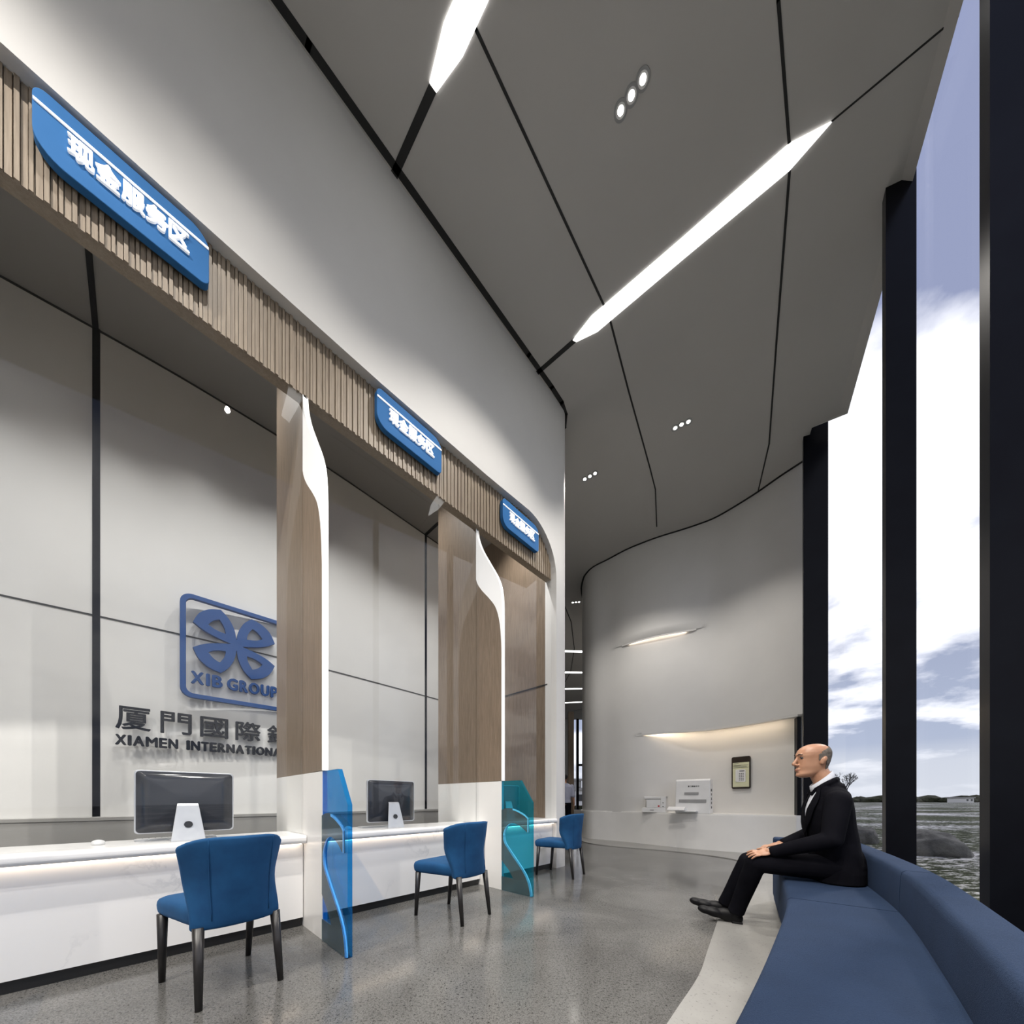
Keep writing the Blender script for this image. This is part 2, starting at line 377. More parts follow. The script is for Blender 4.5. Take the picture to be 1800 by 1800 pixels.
# ---------------- back cabinets under the logo wall
t = front('back_cabinet_run')
n = 24; L = [-3.5 + 6.75 * i / n for i in range(n + 1)]
MB().prism([(a, -bwb(a) - .05) for a in L] + [(a, -bwb(a) - .002) for a in L[::-1]], 0, .80).build('cabinet_body', 'dado', t)
MB().prism([(a, -bwb(a) - .058) for a in L] + [(a, -bwb(a) - .002) for a in L[::-1]], .80, .835).build('cabinet_top', 'dado', t, bevel=.004)
tag(t, 'long low grey cabinet run along the foot of the booth rear wall', 'cabinet')
# ---------------- slatted wood fascia
b_ = MB(); b_.box(-4.4, 3.262, .012, .10, 4.22, 4.86)
a = -4.39; i = 0
while a < 3.23:
    w = (.021, .015, .024, .018)[i % 4]; d = (.003, -.006, .0, -.009)[i % 4]
    b_.box(a, a + w, d, .014, 4.212, 4.86); a += w + .0035 + (.003 if i % 3 == 0 else 0); i += 1
o = place(b_.build('slatted_fascia', 'oak')); tag(o, 'long ribbed pale oak fascia beam carrying the blue signs above the desks', 'fascia')
# ---------------- blue signs
def sign(ac, label):
    t = front('hanging_sign', ac, .02)
    out = rrect(-.35, .35, 4.385, 4.725, (.11, .045, .10, .055), 8)
    MB().prism(out, -.05, 0, 'y').build('sign_board', 'sign', t, bevel=.004)
    MB().box(-.347, .347, -.056, -.05, 4.628, 4.642).build('stripe', 'lit_white', t)
    for i, ch in enumerate('现金服务区'):
        x = -.232 + i * .098
        fit_text(ch, x, x + .09, 4.488, 4.603, -.05, .014, 0, 'lit_white', t, 'character', .0032)
    tag(t, label, 'sign', 'blue counter signs on the wood fascia'); return t
sign(-.925, 'largest and leftmost blue sign with white characters on the wood fascia')
sign(.925, 'blue sign with white characters on the fascia, between the two pointed light fins')
sign(2.53, 'smallest blue sign with white characters, right end of the wood fascia beside the white arch')

# ---------------- partitions
O_out = catmull([(0, 4.215), (.03, 4.08), (.1, 3.92), (.225, 3.71), (.345, 3.51), (.41, 3.35), (.436, 3.16), (.44, 2.9)], 5) + [(.44, 1.205)]
O_in = catmull([(0, 3.61), (.03, 3.54), (.105, 3.435), (.233, 3.29), (.335, 3.15), (.395, 2.97), (.424, 2.72), (.427, 2.5)], 5) + [(.427, 1.205)]
def partition(a, db, label, glass, edge, wide=1.0):
    t = front('booth_partition', a, db)
    F = lambda P: [(-b, z) for b, z in P]
    MB().prism(F([(-.77, 0), (-.003, 0), (-.003, 1.2), (-.77, 1.2)]), 0, .036, 'x').build('base_panel', 'white', t)
    MB().prism(F([(.003, 0), (.425, 0), (.425, 1.2), (.003, 1.2)]), 0, .036, 'x').build('base_panel', 'white', t)
    MB().prism(F([(-.77, 1.2), (-.003, 1.2), (-.003, 4.214), (-.105 - db, 4.214), (-.105 - db, 5.398), (-.77, 5.398)]), 0, .036, 'x').build('wood_panel', 'walnut', t)
    MB().prism(F([(.003, 1.2)] + O_in[::-1][0:] + [(.003, 3.61)]), 0, .036, 'x').build('wood_panel', 'walnut', t)
    MB().box(.004, .032, -.003, .003, 0, 4.21).build('joint_strip', 'seam', t)
    # luminous feather : between the two curves
    b_ = MB(); n = len(O_out)
    A = [(b, z) for b, z in O_out]; B = [(b, z) for b, z in O_in]
    vs = [[b_.v((x, -b, z)) for b, z in P] for P in (A, B) for x in (-.002, .038)]
    for i in range(n - 1):
        b_.f([vs[0][i], vs[0][i + 1], vs[2][i + 1], vs[2][i]]); b_.f([vs[1][i], vs[3][i], vs[3][i + 1], vs[1][i + 1]])
        b_.f([vs[0][i], vs[1][i], vs[1][i + 1], vs[0][i + 1]]); b_.f([vs[2][i], vs[2][i + 1], vs[3][i + 1], vs[3][i]])
    b_.f([vs[0][0], vs[2][0], vs[3][0], vs[1][0]]); b_.f([vs[0][-1], vs[1][-1], vs[3][-1], vs[2][-1]])
    b_.build('light_fin', 'feather', t)['label'] = 'white luminous fin tapering to a point at the top'
    g = [(.427, 0), (.86, 0), (.86, .965), (.70, 1.2), (.427, 1.2)]
    gp = MB().prism(F(g), .004, .034, 'x').build('glass_panel', glass, t)
    # smoky S-shaped swirl over the glass, from a closed outline (u across .43 m, z up)
    Q = lambda u, z: (.43 + u * .425, z)
    s1 = catmull([Q(0, .885), Q(.2, .905), Q(.4, .90), Q(.58, .88), Q(.8, .84), Q(.92, .80)], 3)
    s2 = [Q(.93, .66), Q(.86, .66)]
    s3 = catmull([Q(.86, .66), Q(.66, .715), Q(.42, .745), Q(.22, .72), Q(.09, .65), Q(.06, .59), Q(.11, .52), Q(.28, .44), Q(.52, .34), Q(.76, .235), Q(.90, .14), Q(.96, .05), Q(.97, .004)], 4)
    s4 = [Q(.0, .004), Q(.0, .15), Q(.42, .15), Q(.25, .24), Q(.0, .33)]
    pts = s1 + s2 + s3[1:] + s4
    MB().prism(F(pts), -.004, .003, 'x').build('glass_swirl', 'swirl', t)
    # bright cut edge that follows the inner curve of the swirl
    c3 = s3[10:]
    MB().ring_prism(F(c3 + [(b - .001, z) for b, z in c3[::-1]]), F([(b + .026, z + .006) for b, z in c3] + [(b + .025, z + .006) for b, z in c3[::-1]]), -.006, .004, 'x').build('glowing_edge', edge, t)
    c1 = s1[6:]
    b_ = MB()
    for p, q in zip(c1, c1[1:]): b_.prism(F([p, q, (q[0], q[1] - .016), (p[0], p[1] - .016)]), -.006, .004, 'x')
    b_.box(-.006, .004, -c1[-1][0], -c1[-1][0] + .014, .66, c1[-1][1])
    b_.build('glowing_edge', edge, t)
    tag(t, label, 'partition', 'fin shaped partitions between the teller desks'); return t
partition(0, 0, 'nearest booth partition, wood above white, with a deep blue glass end panel', 'blue_glass', 'blue_edge')
partition(1.857, -.055, 'farther booth partition, wood above white, with a teal green glass end panel', 'teal_glass', 'cyan_edge')
partition(-1.857, 0, 'booth partition closing the left side of the nearest desk', 'blue_glass', 'blue_edge')
# ---------------- glass screens, desks
desk_where = ('nearest white marble teller desk, cut off by the left of the photo', 'middle white marble teller desk between the two glass ended partitions',
              'farthest white marble teller desk beside the white arch pillar')
scr_where = ('tall clear glass screen above the nearest marble desk', 'tall clear glass screen above the middle marble desk', 'tall clear glass screen above the farthest marble desk')
for (a0, a1), la, ls in zip(((-1.815, -.005), (.042, 1.85), (1.90, 3.265)), desk_where, scr_where):
    t = front('teller_desk', a0); w = a1 - a0
    MB().prism(rrect(-.105, .43, .658, .722, (.03, .004, .004, .022), 6), 0, w, 'x').build('desk_top', 'marble', t, smooth=False)
    MB().box(0, w, -.02, .0, .07, .655).build('front_panel', 'marble', t)
    MB().box(.01, w - .01, .0, .03, 0, .07).build('kickboard', 'kick', t)
    MB().box(.02, w - .02, -.055, -.035, .650, .657).build('led_tape', 'led', t)
    MB().box(.02, .05, .03, .42, 0, .655).build('side_panel', 'white', t)
    MB().box(w - .05, w - .02, .03, .42, 0, .655).build('side_panel', 'white', t)
    tag(t, la, 'desk', 'marble teller desks')
    o = place(MB().box(0, w, .004, .012, .7225, 4.21).build('glass_screen', 'glass'), a0); tag(o, ls, 'glass screen', 'glass screens over the teller desks')
# ---------------- computers
def monitor(a, b):
    t = front('computer_monitor', a, b, .7225)
    out = rrect(-.25, .25, .055, .465, .022, 6)
    MB().prism(out, -.012, .012, 'y').build('bezel', 'alu', t, bevel=.003)
    b_ = MB()
    R = []
    for s_, y in ((.97, -.012), (.965, -.015), (.7, -.032), (.2, -.040)):
        R.append([(x * s_, y, .26 + (z - .26) * s_) for x, z in out])
    b_.rings(R); b_.build('rear_shell', 'screen_back', t, smooth=True)
    MB().prism(rrect(-.238, .238, .067, .453, .012, 4), .012, .014, 'y').build('display', 'dark', t)
    b_ = MB(); prof = [(-.045, .25), (-.055, .235), (-.10, .012), (-.10, .003)]
    rings = []
    for (y, z), w in zip(prof, (.052, .055, .085, .086)):
        rings.append([(-w, y, z), (w, y, z), (w, y + .007, z), (-w, y + .007, z)])
    b_.rings(rings); b_.box(-.086, .086, -.10, .06, 0, .006); b_.build('stand', 'alu', t, bevel=.002)
    b_ = MB(); pts = [(.022 * math.cos(i * PI / 12), .11 + .022 * math.sin(i * PI / 12)) for i in range(24)]
    b_.rings([[(x, -.0555 - (.235 - z) * .2018 - d, z) for x, z in pts] for d in (.0, .004)]); b_.build('cable_hole', 'dark', t)
    return t
mw = [('computer monitor on silver stand, on the nearest desk, left of the first chair', -.666, -.15), ('computer monitor on silver stand, on the middle marble desk', .83, -.15),
      ('computer monitor on the farthest desk, seen through the teal glass panel', 2.46, -.15)]
m0 = monitor(mw[0][1], mw[0][2]); kb0 = None
def keyboard():
    t = front('keyboard', 0, 0, .7225)
    MB().prism(rrect(-.21, .21, -.06, .06, .01, 3), 0, .008).build('keyboard_case', 'alu', t, bevel=.002)
    b_ = MB()
    for r in range(4):
        for c in range(13): b_.box(-.2 + c * .031, -.2 + c * .031 + .026, -.052 + r * .026, -.052 + r * .026 + .021, .008, .011)
    b_.build('keys', 'plastic', t); return t
def mouse():
    b_ = MB().ball((0, 0, .010), (.030, .052, .020), 20); 
    for v in b_.bm.verts: v.co.z = max(v.co.z, 0)
    o = b_.build('computer_mouse', 'plastic', smooth=True); o.rotation_euler = (0, 0, TH); return o
k0 = keyboard(); u0 = mouse()
wh = ('on the nearest desk', 'on the middle desk', 'on the farthest desk')
for i, (la, a, b) in enumerate(mw):
    t = m0 if i == 0 else copy_tree(m0); t.location = W(a, b, .7225); tag(t, la, 'monitor', 'monitors on the teller desks')
    t = k0 if i == 0 else copy_tree(k0); t.location = W(a - .04, b - .16, .7225); tag(t, 'thin white keyboard behind the monitor ' + wh[i], 'keyboard', 'keyboards on the teller desks')
    t = u0 if i == 0 else copy_tree(u0); t.location = W(a - .40, b - .05, .7225); tag(t, 'small white computer mouse left of the monitor ' + wh[i], 'mouse', 'mice on the teller desks')
# ---------------- logo and lettering on the rear wall
lb = bwb(0) + .0
t = front('logo_emblem', -.19, bwb(-.19))
MB().ring_prism(rrect(-.415, .56, 2.055, 3.13, .10, 8), rrect(-.37, .515, 2.10, 3.085, .065, 8), -.075, -.03, 'y').build('logo_frame', 'logo', t, bevel=.003)
b_ = MB(); cx, cz = .045, 2.715
def petal(b_, sx, sz):
    tip = [(.02, .0), (.055, .17), (.15, .345), (.29, .30), (.365, .165), (.185, .055), (.0, .02)]
    o1 = catmull([(.0, .05), (.02, .17), (.07, .28), (.145, .36)], 4) + catmull([(.145, .36), (.25, .325), (.335, .25), (.385, .14)], 4)[1:] + catmull([(.385, .14), (.29, .075), (.17, .03), (.05, .0)], 4)[1:]
    i1 = catmull([(.10, .115), (.108, .155), (.128, .20), (.155, .245)], 4) + catmull([(.155, .245), (.195, .225), (.228, .195), (.255, .155)], 4)[1:] + catmull([(.255, .155), (.21, .125), (.16, .108), (.10, .10)], 4)[1:]
    f = lambda P: [(cx + sx * x * .94, cz + sz * z * .95) for x, z in P]
    b_.ring_prism(f(o1), f(i1), -.07, -.03, 'y')
for sx in (-1, 1):
    for sz in (-1, 1): petal(b_, sx, sz)
b_.box(cx - .05, cx + .05, -.0695, -.03, cz - .06, cz + .06)
b_.build('butterfly_mark', 'logo', t)
xs = [('X', -.305, -.215), ('I', -.185, -.165), ('B', -.135, -.06), ('G', -.01, .075), ('R', .10, .165), ('O', .185, .275), ('U', .30, .37), ('P', .395, .455)]
for ch, x0, x1 in xs:
    sh = .0; fit_text(ch, x0 + sh - .02, x1 + sh - .02, 2.215, 2.335, -.03, .03, 0, 'logo', t, 'letter', .007)
tag(t, 'blue logo with four petals inside a rounded square frame on the booth rear wall', 'logo')
t = front('wall_lettering', -1.04, bwb(-.6) + .0)
for i, ch in enumerate('厦門國際銀行'):
    x = .0 + i * .297; fit_text(ch, x, x + .225, 1.665, 1.875, -.06, .04, 0, 'letters', t, 'character', .003)
x = 0
wd = dict(X=.075, I=.02, A=.082, M=.09, E=.06, N=.075, T=.065, R=.068, O=.085, L=.055, B=.068, K=.07)
for ch in 'XIAMEN INTERNATIONAL BANK':
    if ch == ' ': x += .055; continue
    w = wd[ch] * .82
    fit_text(ch, x, x + w, 1.515, 1.605, -.06, .035, 0, 'letters', t, 'letter', .0055); x += w + (.0175)
tag(t, 'black Chinese and Latin bank name lettering below the blue logo', 'lettering')

# ---------------- curved white back wall with two lit recesses
plan = catmull([(3.4, 11.3), (2.7, 10.95), (2.2, 10.45), (1.95, 9.8), (1.895, 9.3), (1.93, 9.05), (2.05, 8.80), (2.33, 8.54), (2.65, 8.22), (2.96, 7.99), (3.27, 7.80),
                (3.67, 7.60), (3.96, 7.44), (4.19, 7.28), (4.41, 7.02), (4.65, 6.67), (4.83, 6.34), (5.03, 6.03)], 5)
def pn(i):
    p = Vector(plan[max(i - 1, 0)]); q = Vector(plan[min(i + 1, len(plan) - 1)]); t = (q - p).normalized(); return Vector((t.y, -t.x)) * 1.0
ray = [p[0] / p[1] for p in plan]
def sm(x): x = max(0, min(1, x)); return x * x * (3 - 2 * x)
def disp(i, z):       # + towards the room
    r = ray[i]; past = plan[i][1] < 8.9; d = 0
    if past and r > .334 and z < 2.47: d -= .24 * sm((r - .334) / .24)
    if past and r > .282:
        tt = (r - .282) / (.556 - .282)
        if 0 < tt < 1:
            D = .13 * math.sin(PI * tt)
            if z > 4.60: d += D * (1 - .45 * (1 if z < 4.62 else 0)) * sm(1 - (z - 4.75) / 1.9 if z > 4.75 else 1)
    return d
zs = [0, .715, 1.5, 2.40, 2.465, 2.475, 2.54, 3.3, 4.0, 4.53, 4.595, 4.605, 4.70, 4.76, 5.0, 5.3, 5.6, 5.9, 6.2, 6.5, CH]
b_ = MB(); G = []
for z in zs:
    row = []
    for i, p in enumerate(plan):
        n_ = pn(i); d = disp(i, z); q = Vector(p) - n_ * (-d) * 1.0
        row.append(b_.v((q.x, q.y, z)))
    G.append(row)
for r0, r1 in zip(G, G[1:]):
    for i in range(len(plan) - 1): b_.f([r0[i], r0[i + 1], r1[i + 1], r1[i]])
# give it a back so it is a solid wall
Bk = []
for z in (0, CH):
    Bk.append([b_.v((p[0] + .9, p[1] + .65, z)) for p in plan])
for i in range(len(plan) - 1): b_.f([Bk[0][i], Bk[1][i], Bk[1][i + 1], Bk[0][i + 1]])
for r in (0, -1):
    b_.f([row[r] for row in G] + [Bk[1][r], Bk[0][r]])
wb = b_.build('wall_back', 'plaster', smooth=True); struct(wb)
wb.modifiers.new('e', 'EDGE_SPLIT').split_angle = math.radians(40)
# which way do the normals of pn point?  seam at the ceiling
seam([tuple(Vector(p) + pn(i) * (.02 + disp(i, CH))) for i, p in enumerate(plan) if i % 2 == 0 and p[1] < 10.5], .045)
def cove(r0, r1, z, tape, fwd, name, label):
    idx = [i for i in range(len(plan)) if plan[i][1] < 8.9 and r0 < ray[i] < r1]
    t = empty(name, (*plan[idx[0]], z)); o = Vector(plan[idx[0]])
    def line(off): return [tuple(Vector(plan[i]) + pn(i) * (disp(i, z + .02) - min(off, max(.002, disp(i, z + .02) - disp(i, z - .05)))) - o) for i in idx]
    MB().prism(line(.0) + line(.012)[::-1], -.022, .008).build('lip_trim', 'plaster', t)
    MB().prism(line(.016)[2:-3] + line(.050)[2:-3][::-1], -.008, .002).build('led_tape', tape, t)
    tag(t, label, 'light'); return t
cove(.345, .82, 2.465, 'led_soft', 0, 'cove_light', 'warm light line under the long lower lip of the curved white wall')
cove(.305, .53, 4.597, 'led', 0, 'cove_light', 'warm light line under the short upper blade on the curved white wall')
# low counter ledge
cf = catmull([(3.3, 11.0), (2.6, 10.75), (2.1, 10.25), (1.87, 9.6), (1.85, 9.2), (1.96, 8.86), (2.2, 8.63), (2.55, 8.30), (3.0, 7.72), (3.46, 7.15), (3.9, 6.78), (4.27, 6.53), (4.6, 6.35), (4.93, 6.12)], 5)
bk = [tuple(Vector(p) + pn(i) * (disp(i, 1) - .02)) for i, p in enumerate(plan)]
def ledge(z0, z1, off, name, m, par):
    b_ = MB(); n = len(cf); A = []
    pts = []
    for i, p in enumerate(cf):
        a = Vector(cf[max(i - 1, 0)]); c = Vector(cf[min(i + 1, n - 1)]); t = (c - a).normalized(); pts.append(tuple(Vector(p) + Vector((-t.y, t.x)) * -off))
    k = len(bk)
    B = [bk[min(k - 1, round(i * (k - 1) / (n - 1)))] for i in range(n)]
    b_.rings([[(p[0], p[1], z0), (p[0], p[1], z1), (q[0], q[1], z1), (q[0], q[1], z0)] for p, q in zip(pts, B)])
    return b_.build(name, m, par)
t = empty('curved_ledge_counter', (0, 0, 0))
ledge(.03, .695, 0, 'counter_front', 'white', t); ledge(.695, .715, -.012, 'counter_top', 'white', t); ledge(.0, .03, .0, 'plinth', 'white', t)
tag(t, 'low white curved counter ledge along the foot of the curved wall', 'counter')
def on_wall(r, z=1.0):
    best = None
    for i in range(len(plan) - 1):
        if plan[i][1] > 8.9: continue
        if (ray[i] - r) * (ray[i + 1] - r) <= 0:
            s_ = (r - ray[i]) / (ray[i + 1] - ray[i]); p = Vector(plan[i]).lerp(Vector(plan[i + 1]), s_)
            n_ = pn(i).lerp(pn(i + 1), s_).normalized(); d = disp(i, z) * (1 - s_) + disp(i + 1, z) * s_
            return p + n_ * d, n_
# notice board: hung on the wall, rear plane x-z, faces local -y
p, n_ = on_wall(.637)
rz = math.atan2(-n_.x, n_.y) + PI
t = empty('notice_board', (p.x + n_.x * .03, p.y + n_.y * .03, 0), rz)
MB().prism(rrect(-.17, .17, 1.21, 1.86, .035, 5), -.02, .012, 'y').build('board_frame', 'brown', t, bevel=.004)
MB().box(-.145, .15, -.024, -.02, 1.25, 1.74).build('notice_sheet', 'cream', t)
b_ = MB().prism(rrect(-.09, .09, 1.35, 1.60, .02, 4), -.034, -.024, 'y'); b_.prism(rrect(-.085, -.045, 1.36, 1.59, .015, 4), -.046, -.034, 'y')
b_.build('telephone', 'plastic', t)
b_ = MB()
for r in range(5):
    for c in range(3): b_.box(-.025 + c * .032, -.007 + c * .032, -.037, -.034, 1.38 + r * .032, 1.395 + r * .032)
b_.box(-.02, .07, -.037, -.034, 1.56, 1.575); b_.build('keypad', 'dark', t)
b_ = MB()
for z, x1 in ((1.715, -.04), (1.68, .13), (1.672, .0), (1.65, .11), (1.632, .13)): b_.box(-.135, x1, -.0255, -.024, z, z + .006)
b_.build('printed_lines', 'dark', t)
tag(t, 'dark framed notice board with a cream telephone notice on the curved wall', 'notice board')
# machines on the ledge
def machine_frame(name, x, y, rz): return empty(name, (x, y, .716), rz)
rz = math.radians(-35)
t = machine_frame('printer', 3.17, 7.70, rz)
MB().box(-.29, .20, -.13, .10, 0, .10).build('paper_drawer', 'plastic', t, bevel=.008)
MB().box(-.20, .10, -.12, .10, .10, .28).build('printer_body', 'plastic', t, bevel=.01)
MB().box(-.25, .20, -.11, .10, .29, .345).build('scanner_lid', 'plastic', t, bevel=.01)
MB().box(-.22, .09, -.12, .08, .275, .30).build('output_slot', 'grey', t)
MB().box(.10, .20, -.13, .10, .10, .345).build('control_column', 'plastic', t, bevel=.006)
MB().box(.04, .075, -.124, -.12, .12, .155).build('red_button', 'red', t)
MB().box(.135, .16, -.134, -.13, .2, .215).build('button', 'dark', t); MB().box(.135, .16, -.134, -.13, .12, .135).build('button', 'dark', t); MB().box(-.12, -.04, -.134, -.13, .045, .055).build('drawer_grip', 'dark', t)
tag(t, 'small white office printer with a red button on the curved ledge', 'printer')
t = machine_frame('statement_printer', 3.72, 7.18, math.radians(-40))
prof = [(-.17, 0), (.16, 0), (.16, .64), (.12, .69), (-.08, .69), (-.11, .66), (-.125, .45), (-.17, .0)]
MB().prism(prof[:-1], -.33, .30, 'x').build('machine_body', 'plastic', t, bevel=.012, seg=3)
MB().box(-.16, .10, -.146, -.10, .38, .425).build('receipt_slot', 'grey', t)
MB().box(-.26, .24, -.158, -.10, .22, .28).build('output_tray', 'grey', t)
MB().box(-.28, .10, -.36, -.15, .035, .06).build('front_shelf', 'plastic', t, bevel=.005)
for i, ch in enumerate('厦门国际银行'): fit_text(ch, -.10 + i * .036, -.072 + i * .036, .53, .56, -.115, .006, .03, 'dark', t, 'character')
for i, ch in enumerate('回单打印机'):
    o = fit_text(ch, -.03, .03, .44 - i * .085, .49 - i * .085, 0, .004, .03, 'dark', t, 'character')
    o.rotation_euler = (0, 0, PI / 2); o.location = (.3005, .0, 0)
tag(t, 'large white statement printing machine standing on the curved ledge', 'machine')
t = empty('tablet_stand', (3.31, 7.08, .777), math.radians(-40))
MB().prism([(-.13, 0), (.12, 0), (.14, .03), (.0, .075), (-.13, .02)], -.16, .16, 'x').build('tablet_base', 'plastic', t, bevel=.005)
o = MB().box(-.12, .12, -.10, .06, 0, .006).build('tablet_screen', 'dark', t); o.rotation_euler = (.32, 0, 0); o.location = (0, -.02, .048)
tag(t, 'white signing tablet tilted on the shelf in front of the statement machine', 'tablet')

# ---------------- windows
def fin(par, inn, outp, t=.10, z1=7.6, name='window_fin'):
    d = Vector((.54, .84)).normalized() * t; a, b = Vector(inn), Vector(outp)
    b_ = MB().prism([tuple(a), tuple(b), tuple(b + d), tuple(a + d)], -.1, z1); return b_.build(name, 'black', par)
fins = [((2.642, 1.95), (2.87, 1.86)), ((3.545, 3.345), (3.745, 3.265)), ((4.66, 5.64), (4.95, 5.52))]
gl = [(-.62, -4), (2.95, 1.93), (3.84, 3.34), (5.2, 5.50)]
for i in range(3):
    t = empty('window_%d' % (i + 1), (0, 0, 0)); struct(t)
    fin(t, *fins[i]); p, q = Vector(gl[i]), Vector(gl[i + 1]); n_ = Vector(((q - p).y, -(q - p).x)).normalized() * .012
    MB().prism([tuple(p), tuple(q), tuple(q + n_), tuple(p + n_)], 0, 7.5).build('window_pane', 'window_glass', t)
    MB().prism([tuple(p - n_ * 3), tuple(q - n_ * 3), tuple(q + n_ * 4), tuple(p + n_ * 4)], -.11, .0).build('window_sill', 'black', t)
struct(MB().prism([(5.045, 6.24), (5.10, 6.22), (5.25, 6.45), (5.15, 6.5)], 0, 2.45).build('window_frame_post', 'black'))
# corridor end
struct(MB().box(3.2, 4.10, 25.5, 25.7, 0, CH).build('wall_corridor_end', 'plaster'))
struct(MB().prism([(4.4, 11.3), (4.6, 11.3), (6.7, 25.5), (6.5, 25.5)], 0, CH).build('wall_corridor', 'plaster'))
struct(MB().box(3.6, 3.95, 22.5, 22.7, 0, 6.6).build('door_1', 'walnut'))
t = empty('window_4', (0, 0, 0)); struct(t)
MB().box(4.10, 6.6, 25.55, 25.57, 0, CH).build('window_pane', 'window_glass', t)
b_ = MB()
for x0, x1 in ((4.12, 4.24), (4.64, 4.82), (5.5, 5.68)): b_.box(x0, x1, 25.42, 25.56, 0, CH)
b_.box(4.72, 6.5, 25.45, 25.56, 3.40, 3.55); b_.build('window_frame', 'black', t)
struct(MB().box(4.1, 6.5, 25.2, 25.5, 0, .25).build('window_sill_corridor', 'plaster'))
struct(MB().box(-9.2, -9, -4, 26, 0, CH).build('wall_far_left', 'plaster'))
struct(MB().box(-9, -.9, -4.2, -4, 0, CH).build('wall_behind', 'plaster'))  # unseen wall, added to bounce light back into the hall
struct(MB().box(-9, 3.3, 25.6, 25.8, 0, CH).build('wall_far_end', 'plaster'))
# ---------------- ceiling lights
def lin(pts, label, group='linear ceiling lights', hgt=.02):
    o = MB().prism(pts, CH - .010, CH).build('linear_light', 'linear'); return tag(o, label, 'ceiling light', group)
lin([(-.667, 2.852), (-.62, 2.891), (-.386, 2.751), (-.173, 2.559), (.55, 1.75), (1.05, 1.2), (.95, 1.14), (.4, 1.6), (-.425, 2.559), (-.51, 2.634)], 'long pointed white ceiling light cut off by the top of the photo')
lin([(.768, 4.45), (.955, 4.231), (1.761, 3.64), (2.45, 3.119), (2.735, 3.017), (2.557, 3.248), (1.832, 3.785), (1.057, 4.369), (.814, 4.467)], 'long diagonal white ceiling light tapering to a point at both ends')
for i, ((x, y), w) in enumerate(zip([(2.35, 13.83), (2.75, 16.13), (3.15, 18.5), (3.6, 21.1)], ('nearest', 'second nearest', 'third nearest', 'farthest'))):
    dy = (.12, .05, -.1, -.3)[i]
    lin([(x - 1.6, y - dy - .08), (x + 1.8, y + dy - .08), (x + 1.8, y + dy + .08), (x - 1.6, y - dy + .08)], w + ' of the white light bars crossing the corridor ceiling', 'corridor light bars')
def downlight():
    t = empty('downlight', (0, 0, 0))
    n = 28; c = lambda r: [(r * math.cos(i * 2 * PI / n), r * math.sin(i * 2 * PI / n)) for i in range(n)]
    MB().ring_prism(c(.056), c(.040), -.006, 0).build('trim_ring', 'grey', t)
    MB().ring_prism(c(.040), c(.024), -.003, 0).build('reflector', 'plastic', t)
    MB().prism(c(.0245), -.004, 0).build('lens', 'bulb', t); return t
dl = downlight(); first = [True]
trios = [([(.915, 2.969), (.984, 2.905), (1.054, 2.84)], 'of the three large downlights near the top of the photo'),
         ([(2.549, 5.507), (2.623, 5.457), (2.708, 5.416)], 'of the trio of downlights right of the middle seam'),
         ([(1.319, 6.387), (1.399, 6.331), (1.478, 6.276)], 'of the trio of downlights left of the middle seam'),
         ([(1.789, 10.393), (1.883, 10.378), (1.972, 10.363)], 'of the tiny trio in the corridor ceiling')]
for pts, la in trios:
    for (x, y), w in zip(pts, ('leftmost', 'middle one', 'rightmost')):
        t = dl if first[0] else copy_tree(dl); first[0] = False
        t.location = (x, y, CH); tag(t, w + ' ' + la, 'downlight', 'recessed downlights')
def spot(x, y, z, power, ang=110, blend=.5, col=(1, .95, .88), aim=None, size=.03):
    l = bpy.data.lights.new('spot', 'SPOT'); l.energy = power; l.spot_size = math.radians(ang); l.spot_blend = blend; l.color = col; l.shadow_soft_size = size
    o = bpy.data.objects.new('spot_lamp', l); C.objects.link(o); o.location = (x, y, z)
    if aim: o.rotation_euler = (Vector(aim) - Vector((x, y, z))).to_track_quat('-Z', 'Y').to_euler()
    o['kind'] = 'helper'; return o
for (pts, la), pw in zip(trios[:3], (290, 200, 170)): spot(pts[1][0], pts[1][1], CH - .03, pw, 112, .45)
# unseen spots outside the frame, added as fill light; no fittings modelled
for k_, (x, y) in enumerate([(-2.2, -.7), (-.9, -2.2), (-3.4, -1.9)]):
    spot(x, y, CH - .03, 560, 120, .4)
spot(-.6, 1.0, CH - .03, 190, 112, .45); spot(.9, .4, CH - .03, 470, 112, .45)
spot(2.2, 12.5, CH - .03, 300, 120, .35); spot(3.0, 17, CH - .03, 300, 120, .35)
# booth downlights
for a in (-2.2, -1.4, -.5, .35, 1.3, 2.3):
    x, y, z = W(a, -.85, 5.37); spot(x, y, z, 165, 100, 1, (1, .98, .95), size=.04)

x, y, z = W(2.55, -.45, 5.3); spot(x, y, z, 110, 125, 1, (1, .98, .95), aim=W(3.27, -.5, 3.2))  # extra unseen spot, added to brighten the wood end wall
